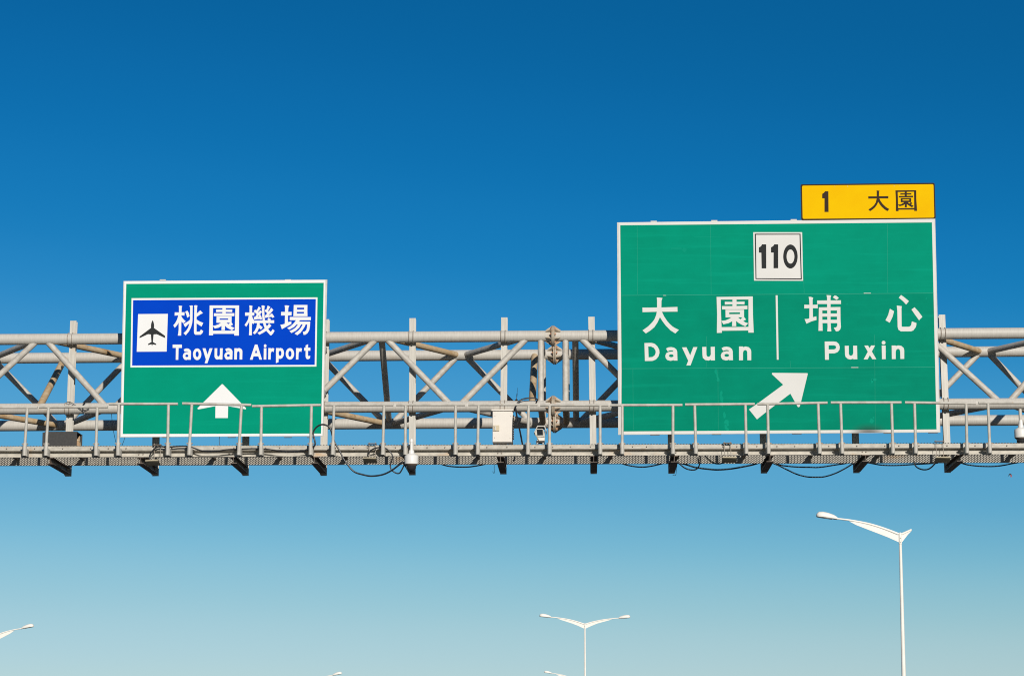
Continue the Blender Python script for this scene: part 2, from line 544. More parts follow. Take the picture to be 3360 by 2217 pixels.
# guard rails: one thing per section
YG = YF - .165
def rail_section(u0, v0, u1, v1, plist, label, tone='rail'):
    a, b = at(u0, v0, YG), at(u1, v1, YG)
    t = thing('guard_rail', label, 'guard rail', lerp(a, b, .5) - Vector((0, 0, .62)), 'guard rail sections along the walkway')
    MB().tube([a, lerp(a, b, .5), b], .0185, 14).build('top_rail', M[tone], t)
    for (pt, pb) in plist:
        vt = lerp(v0, v1, (pt - u0) / (u1 - u0))
        p1 = at(pt, vt + 3, YG); p0 = at(pb, 1476, YG)
        o = MB().tube([p0, p1], .0198, 14).build('post', M[tone], t)
        s0 = at(pb - (pt - pb) * .12, 1494.5 - pb * .0026, YG); s1 = lerp(p0, p1, .165)
        sl = MB().tube([s0, s1], .0268, 14)
        c0 = lerp(s0, s1, .28)
        sl.bar((c0.x, c0.y + .02, c0.z), (c0.x, YF - .013, c0.z), .058, .10)
        so = sl.build('sleeve', M[tone], o)
        bp = lerp(s0, s1, .93)
        MB().lathe(bp - Vector((.045, 0, 0)), [(.006, 0), (.006, .09)], 8, Vector((1, 0, 0))).lathe(bp + Vector((.027, 0, 0)), [(.011, 0), (.011, .011)], 6, Vector((1, 0, 0))).lathe(bp - Vector((.038, 0, 0)), [(.011, 0), (.011, .011)], 6, Vector((1, 0, 0))).build('bolt', M['bolt'], o)
    return t
RAILS = [
 (-105, 1336, 122.6, 1336.5, [(-72, -83), (89.6, 80.5)], 'guard rail section cut off by the left edge, left of the black box'),
 (128.6, 1334.7, 353.7, 1334.2, [(159, 150.7), (319, 314.7)], 'guard rail section whose left post stands before the black box'),
 (357.4, 1324.6, 583.4, 1324.6, [(389.5, 387), (552.6, 550)], 'guard rail section over the lower left corner of the airport sign'),
 (598.5, 1323.3, 824.4, 1328.2, [(629.3, 621), (792.3, 784)], 'leaning guard rail section crossing the upward white arrow'),
 (827.7, 1332.3, 1052.6, 1328.4, [(858, 855.7), (1021.9, 1019)], 'guard rail section over the airport sign right of its arrow'),
 (1066.8, 1327.5, 1290.6, 1327.5, [(1096, 1091.6), (1260, 1256)], 'guard rail section just right of the airport sign, cable tied to its post'),
 (1300, 1327.3, 1525.8, 1327.3, [(1330.7, 1329.6), (1494.8, 1494)], 'guard rail section beside the dome camera below the walkway'),
 (1536.4, 1327, 1764, 1327, [(1570, 1567.4), (1734.2, 1732)], 'guard rail section standing before the beige cabinet'),
 (1772.5, 1328.5, 1996, 1328.8, [(1803.5, 1803), (1968.8, 1969.2)], 'guard rail section between the box camera and the large green sign'),
 (2002, 1329, 2239, 1328.4, [(2041.5, 2041.5), (2208, 2208)], 'guard rail section over the lower left corner of the large green sign'),
 (2248, 1327, 2476.2, 1325.2, [(2279.3, 2283), (2445.6, 2448.6)], 'guard rail section ending at the tail of the slanting arrow'),
 (2485.3, 1325.2, 2715, 1321, [(2518.6, 2521.6), (2684.3, 2689.4)], 'guard rail section crossing the slanting white arrow'),
 (2726, 1320.4, 2957.5, 1320, [(2758, 2763.4), (2925, 2929.8)], 'guard rail section before the dark oval on the green sign'),
 (2969.4, 1320, 3201.5, 1323, [(3000.6, 3004.6), (3169.9, 3173)], 'guard rail section over the lower right corner of the green sign'),
 (3210.6, 1321, 3440, 1320.5, [(3241.8, 3248), (3408, 3415)], 'guard rail section cut off by the right edge, near the second dome camera'),
]
for a in RAILS: rail_section(*a)

# ================================================================== signs
def sign_material(name, c1, c2, c3=None, rough=.6, oval=None):
    m = noisy(name, c1, c2, (2.2, 2.2, 3.2), rough, c3, (.5, .5, 14), .54, .76, detail=5, spec=.02)
    if oval:  # soft-edged oval area blended towards near-black, darkest in its middle
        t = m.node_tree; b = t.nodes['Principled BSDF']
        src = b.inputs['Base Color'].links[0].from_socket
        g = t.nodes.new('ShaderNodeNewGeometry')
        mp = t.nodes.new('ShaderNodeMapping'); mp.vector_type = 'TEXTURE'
        mp.inputs['Location'].default_value = oval[0]; mp.inputs['Scale'].default_value = oval[1]
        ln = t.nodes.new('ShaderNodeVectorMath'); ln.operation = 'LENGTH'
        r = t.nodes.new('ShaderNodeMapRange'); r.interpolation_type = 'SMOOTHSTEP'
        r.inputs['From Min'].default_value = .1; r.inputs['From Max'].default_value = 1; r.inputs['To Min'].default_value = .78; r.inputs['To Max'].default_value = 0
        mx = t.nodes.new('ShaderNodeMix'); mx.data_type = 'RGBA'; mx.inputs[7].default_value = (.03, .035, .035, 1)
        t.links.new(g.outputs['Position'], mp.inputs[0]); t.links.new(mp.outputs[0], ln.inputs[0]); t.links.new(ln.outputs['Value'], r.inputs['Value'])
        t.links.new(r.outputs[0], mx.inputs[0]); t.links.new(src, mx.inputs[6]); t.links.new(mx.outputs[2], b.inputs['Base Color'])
    return m
ZL, ZU = FB(0).z, FT(0).z
SLY0, SLK = -.35, -.085
SN = Vector((0, -1, -SLK * -1)).normalized()
SN = Vector((0, -1, SLK)).normalized()           # the faces lean a little towards the road
SP0 = Vector((0, SLY0, ZL))
def sp(u, v):
    d = ray(u, v)
    return CAM + d * ((SP0 - CAM).dot(SN) / d.dot(SN))
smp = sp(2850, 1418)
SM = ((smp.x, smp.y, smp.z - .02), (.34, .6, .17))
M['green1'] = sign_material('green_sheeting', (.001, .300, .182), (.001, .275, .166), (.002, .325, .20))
M['green2'] = sign_material('green_sheeting_lower_row', (.001, .252, .152), (.001, .222, .134), (.002, .285, .175), oval=SM)  # lowest row, a step darker than the rows above
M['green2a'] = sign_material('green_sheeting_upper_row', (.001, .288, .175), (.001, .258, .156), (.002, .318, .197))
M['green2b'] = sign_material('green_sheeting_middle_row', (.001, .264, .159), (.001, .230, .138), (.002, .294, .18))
M['green_pale'] = sign_material('faded_green_sheeting', (.004, .31, .195), (.003, .275, .17))
M['seam'] = mat('pale_seam', (.012, .36, .24), .5)
M['blue'] = sign_material('blue_sheeting', (.001, .059, .555), (.001, .053, .52))
M['yellow'] = sign_material('yellow_sheeting', (.86, .52, .002), (.84, .47, .002))
M['sw1'] = sign_material('white_sheeting', (.86, .85, .835), (.84, .83, .81))
M['sw2'] = sign_material('aged_white_sheeting', (.75, .73, .69), (.715, .695, .655), oval=SM)
M['ink'] = sign_material('faded_black_film', (.028, .030, .030), (.038, .040, .040))
M['ink2'] = sign_material('brown_black_film', (.045, .030, .022), (.06, .038, .024))
M['trim'] = noisy('aluminium_trim', (.66, .63, .58), (.55, .52, .47), (8, 8, 8), .45)

def Z(zx, zy, s): return lambda p: (zx + p[0] / s, zy + p[1] / s)
def P3(z, pts): return [sp(*z(p)) for p in pts]
def ell(cx, cy, rx, ry, n=28): return [(cx + rx * math.cos(2 * math.pi * i / n), cy + ry * math.sin(2 * math.pi * i / n)) for i in range(n)]
def sh(pts, dx, dy): return [(x + dx, y + dy) for (x, y) in pts]
def lettering(name, z, glyphs, m, parent, d0=.0052, label=None):
    """glyphs: list of loops lists [outer, hole, ...] traced in a zoomed view z"""
    mb = MB()
    for i, g in enumerate(glyphs):
        mb.slab([P3(z, lp) for lp in g], SN, d0, d0 + .0010 + .00018 * (i % 7))
    o = mb.build(name, M[m], parent, smooth=False)
    if label: o['label'] = label
    return o
def ring(name, outer, inner, m, parent, d0, d1):
    return MB().slab([[sp(*p) for p in outer], [sp(*p) for p in inner]], SN, d0, d1).build(name, M[m], parent, smooth=False)
def face(name, outer, m, parent, d0, d1):
    return MB().slab([[sp(*p) for p in outer]], SN, d0, d1).build(name, M[m], parent, smooth=False)
def supports(parent, corners, us, n=3):
    (a, b, c, d) = corners
    for i in range(n):
        t = .14 + .72 * i / (n - 1)
        p, q = sp(lerp(a[0], d[0], t) + 14, lerp(a[1], d[1], t)), sp(lerp(b[0], c[0], t) - 14, lerp(b[1], c[1], t))
        MB().bar(p - SN * .045, q - SN * .045, .05, .05).build('back_rail', M['trim'], parent)
    for (t0, b0) in us:
        for z in (ZL + .2, ZU - .18):
            pp = lerp(b0, t0, (z - b0.z) / (t0.z - b0.z))
            ysign = SLY0 + SLK * (z - ZL)
            MB().bar((pp.x, ysign + .072, z), (pp.x, pp.y - PH / 2 - .0005, z), .05, .06).build('support_arm', M['post'], parent)

# --- airport sign
c1 = [(405.2, 922), (1074, 917.6), (1060.5, 1430), (393.8, 1434)]
s1 = thing('airport_sign', 'green motorway sign with a blue airport panel and upward white arrow', 'road sign', sp(727, 1432))
face('backing_sheet', c1, 'trim', s1, -.020, -.0012)
face('edge_strip', [(405.2, 922), (1074, 917.6), (1060.5, 1430), (393.8, 1434)], 'trim', s1, -.001, .0008)
wb = [(408.2, 922.6), (1067.6, 918.4), (1058, 1429), (396.8, 1433)]
gi = [(414.4, 931.4), (1062.3, 927.8), (1053.6, 1421.8), (403, 1423.2)]
ring('border', wb, gi, 'sw1', s1, .001, .0036)
face('panel', gi, 'green1', s1, .001, .0030)
z2 = Z(380, 880, 2.1784)
bo = [z2(p) for p in ((113, 214), (1442, 208), (1434, 702), (105, 708))]
bi = [z2(p) for p in ((124, 228), (1430, 220), (1422, 690), (117, 695))]
bp = face('airport_panel', bi, 'blue', s1, .0032, .0046)
ring('panel_border', bo, bi, 'sw1', bp, .0032, .0052)
zp = Z(440, 1020, 10.45)
sy = MB().slab([P3(zp, [(140, 108), (1160, 100), (1118, 1392), (92, 1398)])], SN, .0048, .0056).build('symbol_panel', M['sw1'], bp, smooth=False)
lettering('airplane_symbol', zp, [[[(637, 318), (665, 370), (685, 450), (690, 530), (682, 580), (1060, 850), (1068, 928), (780, 795), (672, 803), (648, 1062), (762, 1130), (760, 1168), (640, 1138), (628, 1192), (610, 1192), (600, 1138), (480, 1170), (482, 1130), (597, 1062), (580, 803), (480, 795), (190, 930), (190, 875), (583, 580), (582, 500), (590, 430), (610, 370)]]], 'ink', s1, .0058)
zc1, zc2 = Z(560, 990, 9.904), Z(790, 990, 9.904)
TAO = [
 [[(262, 130), (320, 128), (380, 140), (360, 185), (355, 340), (455, 338), (448, 448), (350, 440), (350, 470), (385, 530), (440, 590), (492, 630), (415, 698), (350, 645), (345, 900), (345, 1000), (343, 1098), (232, 1098), (250, 1010), (262, 900), (262, 680), (210, 760), (135, 845), (88, 762), (150, 690), (205, 590), (235, 500), (248, 440), (130, 452), (135, 340), (270, 345), (272, 190)]],
 [[(475, 322), (545, 287), (590, 360), (618, 465), (540, 517), (520, 440)]],
 [[(612, 128), (670, 120), (722, 124), (716, 200), (712, 600), (700, 700), (660, 840), (590, 970), (492, 1085), (422, 1020), (510, 935), (575, 830), (612, 700), (545, 755), (485, 822), (445, 780), (418, 715), (500, 675), (575, 630), (632, 578), (636, 180)]],
 [[(760, 122), (815, 112), (873, 120), (862, 180), (850, 380), (910, 330), (965, 277), (1050, 368), (960, 415), (845, 490), (843, 575), (940, 635), (1062, 685), (1005, 803), (920, 750), (843, 700), (843, 970), (945, 970), (985, 900), (1060, 950), (1030, 1020), (975, 1070), (800, 1070), (765, 1030), (758, 960), (765, 600), (772, 180)]]]
YUAN1 = [
 [[(1268, 118), (2226, 118), (2218, 1098), (2068, 1095), (2068, 1040), (1380, 1040), (1380, 1088), (1247, 1088), (1262, 600)], [(1380, 205), (2105, 205), (2085, 935), (1375, 938), (1372, 600)]],
 [[(1685, 195), (1795, 195), (1790, 252), (2003, 252), (2000, 335), (1790, 330), (1790, 372), (2072, 368), (2070, 465), (1405, 465), (1408, 372), (1682, 372), (1682, 330), (1478, 335), (1480, 252), (1685, 252)]],
 [[(1495, 478), (1982, 478), (1980, 670), (2028, 740), (1950, 785), (2000, 815), (2075, 848), (1995, 928), (1920, 890), (1830, 840), (1768, 775), (1765, 920), (1652, 920), (1658, 785), (1560, 840), (1435, 868), (1368, 778), (1450, 770), (1560, 730), (1635, 682), (1488, 682)], [(1592, 543), (1872, 543), (1872, 585), (1592, 585)], [(1815, 680), (1930, 680), (1880, 730)]]]
JI = [
 [[(278, 122), (330, 120), (387, 142), (372, 180), (370, 348), (445, 345), (440, 448), (368, 448), (385, 520), (425, 590), (460, 630), (470, 660), (415, 722), (372, 690), (362, 800), (360, 1085), (268, 1085), (278, 900), (278, 640), (230, 730), (178, 810), (125, 745), (185, 670), (240, 570), (262, 450), (140, 455), (143, 345), (285, 350), (288, 190)]],
 [[(585, 150), (655, 212), (610, 270), (562, 325), (585, 340), (615, 300), (640, 278), (692, 325), (655, 375), (615, 430), (640, 425), (660, 455), (695, 560), (640, 580), (628, 560), (540, 562), (440, 585), (425, 495), (475, 487), (525, 410), (470, 350), (418, 312), (465, 258), (515, 275), (555, 220)], [(548, 487), (590, 448), (602, 485)]],
 [[(677, 122), (730, 118), (792, 145), (770, 185), (768, 330), (775, 480), (790, 640), (815, 720), (850, 800), (920, 705), (995, 770), (950, 830), (892, 885), (930, 930), (970, 972), (1005, 945), (1040, 890), (1100, 940), (1050, 1030), (995, 1088), (965, 1090), (900, 1020), (830, 940), (740, 1000), (605, 1070), (545, 1005), (640, 960), (720, 905), (780, 860), (745, 770), (720, 650), (700, 480), (690, 250)]],
 [[(470, 605), (1088, 598), (1085, 692), (465, 692)]],
 [[(905, 515), (975, 560), (970, 600), (895, 600), (868, 570)]],
 [[(535, 690), (615, 690), (612, 745), (715, 830), (658, 902), (595, 850), (540, 970), (460, 1055), (395, 1015), (460, 930), (510, 830)]],
 [[(875, 122), (960, 165), (920, 240), (885, 300), (920, 305), (990, 195), (1060, 262), (1000, 340), (905, 432), (970, 425), (962, 400), (1020, 380), (1095, 490), (1035, 525), (1005, 490), (900, 500), (800, 525), (790, 445), (830, 420), (860, 375), (780, 300), (805, 255), (840, 250)]]]
CHANG = [
 [[(1428, 118), (1500, 115), (1578, 130), (1548, 200), (1540, 330), (1655, 328), (1650, 445), (1535, 445), (1535, 662), (1645, 630), (1645, 720), (1500, 800), (1338, 890), (1290, 745), (1360, 735), (1432, 715), (1438, 445), (1310, 445), (1315, 328), (1438, 330), (1440, 200)]],
 [[(1725, 103), (2168, 103), (2165, 300), (2170, 468), (1710, 468), (1718, 300)], [(1832, 190), (2062, 190), (2062, 250), (1828, 250)], [(1825, 328), (2060, 328), (2058, 382), (1822, 382)]],
 [[(1595, 492), (2280, 495), (2278, 598), (1592, 596)]],
 [[(1800, 590), (1925, 596), (1895, 640), (2258, 645), (2250, 800), (2225, 930), (2170, 1020), (2100, 1070), (2042, 1072), (2020, 970), (2070, 970), (2125, 930), (2150, 850), (2160, 735), (2110, 735), (2085, 800), (2020, 900), (1940, 1010), (1838, 1085), (1750, 1030), (1870, 940), (1960, 840), (2015, 735), (1960, 735), (1900, 840), (1790, 940), (1650, 1015), (1585, 950), (1690, 900), (1780, 840), (1860, 735), (1815, 735), (1730, 820), (1580, 905), (1510, 850), (1620, 790), (1700, 720), (1760, 650)]]]
for z, g in ((zc1, TAO), (zc1, YUAN1), (zc2, JI), (zc2, CHANG)):
    lettering('character', z, g, 'sw1', s1, .0050)
zl1, zl2 = Z(550, 1110, 9.142), Z(800, 1110, 9.142)
A_ = [[(485, 335), (530, 308), (580, 300), (630, 308), (675, 340), (697, 375), (705, 410), (698, 640), (618, 640), (612, 630), (585, 644), (555, 648), (510, 635), (475, 590), (458, 530), (468, 480), (500, 440), (540, 415), (590, 405), (625, 412), (615, 395), (580, 385), (545, 390), (518, 405)], ell(578, 522, 45, 38)]
O_ = [ell(888, 475, 125, 175), ell(888, 474, 47, 87)]
R_ = [(738, 290), (815, 292), (815, 305), (860, 290), (895, 293), (915, 310), (893, 412), (865, 385), (830, 400), (812, 450), (806, 632), (733, 632)]
TAOYUAN = [
 [[(153, 185), (430, 185), (430, 285), (330, 285), (322, 642), (245, 642), (250, 285), (153, 282)]], A_, O_,
 [[(1050, 295), (1138, 295), (1200, 485), (1262, 295), (1350, 295), (1195, 745), (1115, 745), (1150, 630)]],
 [[(1412, 295), (1492, 295), (1487, 500), (1500, 530), (1525, 542), (1555, 525), (1570, 480), (1572, 295), (1655, 295), (1645, 632), (1560, 632), (1560, 615), (1520, 632), (1470, 632), (1425, 595), (1408, 540)]],
 [sh(l, 1245, -10) for l in A_],
 [[(2005, 295), (2088, 295), (2092, 302), (2145, 288), (2200, 305), (2235, 345), (2245, 390), (2240, 632), (2160, 632), (2162, 430), (2150, 395), (2125, 380), (2095, 400), (2083, 440), (2080, 632), (2000, 632)]]]
AIRPORT = [
 [[(335, 185), (410, 185), (548, 635), (468, 635), (438, 538), (292, 538), (265, 638), (182, 638)], [(370, 335), (405, 438), (332, 438)]],
 [[(602, 292), (680, 292), (676, 632), (597, 632)]], [ell(642, 223, 40, 48, 20)], [R_],
 [[(968, 290), (1050, 290), (1055, 300), (1100, 285), (1160, 305), (1195, 360), (1208, 440), (1195, 520), (1150, 590), (1100, 615), (1045, 605), (1042, 710), (965, 742)], ell(1088, 445, 42, 77)],
 [ell(1385, 462, 126, 172), ell(1385, 461, 48, 90)], [sh(R_, 832, 0)],
 [[(1855, 210), (1930, 175), (1928, 278), (1998, 278), (1998, 370), (1928, 370), (1928, 500), (1935, 522), (1955, 532), (1995, 512), (1985, 595), (1925, 628), (1875, 605), (1855, 550), (1855, 370), (1810, 368), (1812, 280), (1855, 278)]]]
for z, gs in ((zl1, TAOYUAN), (zl2, AIRPORT)):
    lettering('word', z, gs, 'sw1', s1, .0050)
lettering('arrow', Z(640, 1250, 12.06), [[[(1055, 125), (1080, 117), (1105, 128), (1835, 880), (2015, 1065), (2020, 1095), (2000, 1112), (1312, 985), (1300, 1457), (803, 1457), (810, 985), (140, 1115), (105, 1100), (98, 1070), (320, 850)]]], 'sw1', s1, .0034)
for u in (534, 945):
    p = sp(u, 919)
    MB().box(p + Vector((0, .012, .004)), (.085, .03, .012)).build('mounting_clip', M['trim'], s1)
for u in (545, 760, 945, 1020):
    p = sp(u, 1433)
    MB().box(p + Vector((0, .014, -.004)), (.11, .03, .008)).build('mounting_clip', M['beam'], s1)
supports(s1, c1, PZ[1:4])

# --- destination sign
c2 = [(2024.8, 729.8), (3068.6, 717.6), (3085.6, 1418), (2028.5, 1426)]
s2 = thing('destination_sign', 'large green motorway sign with a white slanting arrow and square route shield', 'road sign', sp(2557, 1424))
face('backing_sheet', c2, 'trim', s2, -.022, -.0012)
face('edge_strip', c2, 'trim', s2, -.001, .0008)
wb = [(2029, 730.5), (3065.5, 718.6), (3081.6, 1416.6), (2033.2, 1424.6)]
gi = [(2035.1, 739.3), (3057.8, 729.9), (3073, 1408.2), (2039, 1414.8)]
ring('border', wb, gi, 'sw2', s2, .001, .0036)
z5 = Z(1980, 580, 2.1223)
r1, r2 = [z5(p) for p in ((122, 826), (2303, 810))], [z5(p) for p in ((127, 1335), (2316, 1325))]
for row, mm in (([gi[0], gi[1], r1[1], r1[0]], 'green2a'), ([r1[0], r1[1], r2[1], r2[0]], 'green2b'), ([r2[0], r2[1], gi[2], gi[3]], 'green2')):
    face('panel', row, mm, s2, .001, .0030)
sm = MB()
def seam(mb, a, b, wd):
    a, b = sp(*z5(a)), sp(*z5(b))
    d = (b - a).normalized(); n = d.cross(SN) * wd / 2
    mb.slab([[a + n, b + n, b - n, a - n]], SN, .0032, .0038)
seam(sm, (125, 826), (2300, 810), .0034); seam(sm, (130, 1335), (2312, 1325), .0034)
for a, b in (((235, 345), (237, 818)), ((746, 335), (750, 818)), ((1395, 730), (1398, 810)), ((1978, 330), (1980, 808)), ((718, 1110), (716, 1325)), ((1887, 1100), (1887, 1322)), ((205, 1340), (208, 1760)), ((797, 1340), (800, 1760)), ((1300, 1280), (1304, 1325)), ((1890, 1330), (1893, 1760))):
    seam(sm, a, b, .0015)
sm.build('panel_seam', M['seam'], s2, smooth=False)
sc = MB()
for a, b in (((1813, 811), (1862, 811)), ((416, 825), (436, 825)), ((1725, 1327), (1775, 1327))): seam(sc, a, b, .009)
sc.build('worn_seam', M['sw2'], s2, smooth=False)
rf = random.Random(5)
zs6 = Z(1980, 1180, 3.3014)
def patch(u, v, wu, hv, n=9):
    lp = []
    for k in range(n):
        a = 2 * math.pi * k / n
        lp.append(sp(u + wu * math.cos(a) * rf.uniform(.6, 1.15), v + hv * math.sin(a) * rf.uniform(.6, 1.15)))
    MB().slab([lp], SN, .0031, .0034 + .0001 * rf.random()).build('faded_patch', M['green_pale'], s2, smooth=False)
for (x, y, wu, hv) in ((1220, 125, 5, 12), (1232, 175, 3, 10), (1240, 215, 6, 10), (1275, 370, 6, 10), (1280, 420, 7, 12), (1285, 470, 4, 14), (1310, 600, 5, 12), (1335, 685, 9, 12), (1325, 720, 6, 10), (1345, 760, 5, 8)):
    patch(*zs6((x, y)), wu, hv)
for (u, v, wu, hv) in ((2779, 997, 2.5, 3.2), (2870, 1245, 10, 5), (2861, 1250, 4, 8), (3039, 980, 2, 4), (2860, 1380, 8, 10), (2866, 1370, 4, 4), (2220, 815, 22, 4), (2245, 820, 8, 8), (2330, 778, 60, 1.4)):
    patch(u, v, wu, hv)
zs = Z(2460, 750, 8.71)
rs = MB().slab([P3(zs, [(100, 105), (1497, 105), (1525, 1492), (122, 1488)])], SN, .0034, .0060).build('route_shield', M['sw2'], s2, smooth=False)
lettering('shield_line', zs, [[[(143, 148), (1452, 148), (1488, 1455), (165, 1443)], [(175, 178), (1422, 175), (1458, 1425), (192, 1418)]]], 'ink', rs, .0062)
lettering('route_number', zs, [[[(350, 452), (470, 452), (472, 1137), (340, 1137), (332, 690), (262, 687), (262, 540), (310, 515), (335, 485)]], [[(700, 452), (812, 452), (812, 1132), (680, 1132), (682, 685), (608, 685), (608, 535), (655, 512), (685, 480)]], [ell(1163, 798, 206, 342, 40), ell(1165, 800, 112, 202, 36)]], 'ink', rs, .0062)
zd, ze = Z(2080, 960, 5.66), Z(2620, 950, 5.66)
DA = [[[(425, 90), (475, 92), (530, 100), (512, 150), (510, 275), (660, 270), (808, 265), (810, 353), (520, 355), (560, 440), (620, 530), (665, 580), (720, 630), (775, 662), (835, 690), (768, 757), (680, 700), (590, 610), (530, 530), (483, 455), (440, 550), (380, 640), (310, 700), (222, 757), (160, 700), (260, 630), (340, 550), (378, 500), (400, 450), (415, 410), (425, 355), (160, 362), (158, 278), (300, 278), (430, 275), (430, 150)]]]
YUAN2 = [
 [[(1535, 80), (2207, 70), (2210, 400), (2225, 742), (2125, 742), (2125, 702), (1632, 708), (1635, 745), (1540, 748), (1545, 400)], [(1612, 130), (2127, 128), (2128, 635), (1628, 640), (1618, 400)]],
 [[(1830, 120), (1905, 120), (1905, 170), (2055, 165), (2053, 220), (1905, 215), (1905, 248), (2107, 243), (2107, 308), (1637, 312), (1635, 250), (1830, 250), (1830, 215), (1688, 222), (1688, 168), (1830, 172)]],
 [[(1700, 318), (2045, 318), (2045, 450), (2083, 500), (2030, 527), (2070, 552), (2122, 568), (2068, 625), (2010, 600), (1940, 560), (1897, 525), (1900, 622), (1822, 622), (1826, 530), (1760, 565), (1662, 588), (1622, 525), (1700, 515), (1770, 485), (1810, 458), (1702, 460)], [(1770, 368), (1970, 366), (1970, 398), (1770, 400)], [(1930, 458), (2015, 458), (1980, 495)]]]
PU = [
 [[(188, 136), (230, 136), (272, 150), (262, 190), (262, 283), (357, 278), (357, 348), (265, 345), (268, 513), (332, 495), (335, 563), (240, 590), (147, 633), (113, 545), (160, 545), (200, 535), (203, 345), (107, 350), (107, 280), (203, 283), (198, 190)]],
 [[(346, 203), (788, 198), (788, 268), (346, 268)]],
 [[(520, 102), (607, 108), (595, 150), (595, 560), (600, 690), (610, 775), (534, 775), (540, 690), (535, 560), (530, 150)]],
 [[(672, 107), (710, 120), (748, 155), (708, 192), (637, 145)]],
 [[(378, 330), (778, 323), (780, 560), (788, 690), (775, 740), (740, 770), (695, 775), (655, 708), (700, 700), (720, 670), (720, 622), (445, 622), (448, 765), (370, 765), (375, 560)], [(442, 388), (714, 388), (714, 443), (442, 443)], [(442, 503), (714, 503), (714, 560), (442, 560)]]]
XIN = [
 [[(1905, 100), (1980, 155), (2050, 215), (1998, 278), (1940, 215), (1862, 150)]],
 [[(1697, 355), (1775, 402), (1745, 510), (1693, 615), (1615, 570), (1665, 470)]],
 [[(1825, 296), (1918, 308), (1912, 350), (1915, 680), (1930, 690), (2055, 690), (2090, 665), (2105, 590), (2190, 620), (2188, 660), (2175, 700), (2130, 760), (2085, 775), (1900, 775), (1855, 745), (1840, 690), (1835, 400)]],
 [[(2155, 328), (2230, 410), (2300, 505), (2238, 570), (2170, 475), (2097, 370)]]]
for z, g in ((zd, DA), (zd, YUAN2), (ze, PU), (ze, XIN)):
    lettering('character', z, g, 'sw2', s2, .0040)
zf, zg = Z(2090, 1110, 5.9425), Z(2680, 1110, 7.668)
A2 = [[(568, 198), (610, 175), (665, 168), (725, 180), (770, 215), (785, 260), (790, 432), (715, 432), (712, 420), (685, 432), (650, 437), (590, 420), (560, 382), (552, 335), (575, 285), (620, 262), (670, 255), (708, 258), (705, 240), (670, 232), (630, 238), (598, 252)], ell(668, 338, 45, 28)]
DAYUAN = [
 [[(145, 90), (270, 87), (310, 92), (350, 108), (400, 155), (435, 225), (440, 280), (420, 350), (370, 410), (300, 438), (155, 440)], [(220, 158), (275, 158), (330, 185), (362, 235), (365, 280), (345, 330), (300, 362), (227, 368)]],
 A2, [[(878, 175), (965, 172), (1038, 330), (1098, 170), (1178, 168), (1045, 525), (963, 527), (1000, 435)]],
 [[(1272, 167), (1352, 165), (1355, 320), (1370, 350), (1395, 360), (1425, 345), (1440, 310), (1437, 165), (1517, 163), (1520, 427), (1443, 428), (1440, 415), (1395, 432), (1330, 420), (1285, 380), (1277, 330)]],
 [sh(l, 1082, -8) for l in A2],
 [[(1990, 157), (2065, 157), (2068, 170), (2115, 157), (2180, 172), (2220, 215), (2228, 260), (2228, 425), (2152, 425), (2150, 265), (2135, 235), (2110, 225), (2080, 240), (2067, 275), (2067, 425), (1990, 427)]]]
PUXIN = [
 [[(198, 78), (430, 77), (500, 90), (555, 140), (580, 220), (565, 295), (515, 350), (440, 375), (303, 377), (305, 537), (207, 537)], [(298, 173), (430, 172), (470, 185), (487, 222), (470, 262), (430, 275), (298, 278)]],
 [[(703, 187), (805, 185), (806, 385), (825, 425), (858, 437), (895, 422), (917, 375), (915, 183), (1013, 183), (1020, 523), (920, 525), (918, 508), (850, 530), (780, 515), (725, 465), (710, 410)]],
 [[(1195, 180), (1288, 178), (1330, 243), (1365, 178), (1465, 177), (1385, 328), (1497, 522), (1397, 522), (1333, 422), (1280, 525), (1180, 527), (1283, 335)]],
 [[(1633, 178), (1732, 178), (1733, 520), (1640, 522)]], [ell(1680, 108, 48, 48, 20)],
 [[(1883, 178), (1985, 178), (1987, 192), (2050, 175), (2130, 190), (2185, 240), (2200, 300), (2200, 515), (2103, 517), (2097, 320), (2080, 280), (2045, 260), (2005, 280), (1985, 330), (1985, 518), (1888, 520)]]]
for z, gs in ((zf, DAYUAN), (zg, PUXIN)):
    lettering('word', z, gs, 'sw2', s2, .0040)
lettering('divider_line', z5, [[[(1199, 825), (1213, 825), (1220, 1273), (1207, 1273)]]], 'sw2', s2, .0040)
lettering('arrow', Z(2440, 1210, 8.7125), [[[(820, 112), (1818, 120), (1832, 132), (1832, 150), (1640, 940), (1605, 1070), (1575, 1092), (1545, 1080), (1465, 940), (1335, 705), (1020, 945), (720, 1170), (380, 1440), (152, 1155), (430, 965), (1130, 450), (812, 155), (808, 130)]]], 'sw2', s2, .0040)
for x in (350, 772, 1325):
    p = sp(*z5((x, 318 - x * .012)))
    MB().box(p + Vector((0, .012, .006)), (.085, .03, .014)).build('mounting_clip', M['trim'], s2)
for u in (2149, 2351, 2615, 2915, 3062):
    p = sp(u, 1425.5 - (u - 2028) * .0076)
    MB().box(p + Vector((0, .014, -.005)), (.13, .03, .008)).build('mounting_clip', M['beam'], s2)
supports(s2, c2, PZ[7:10], 4)

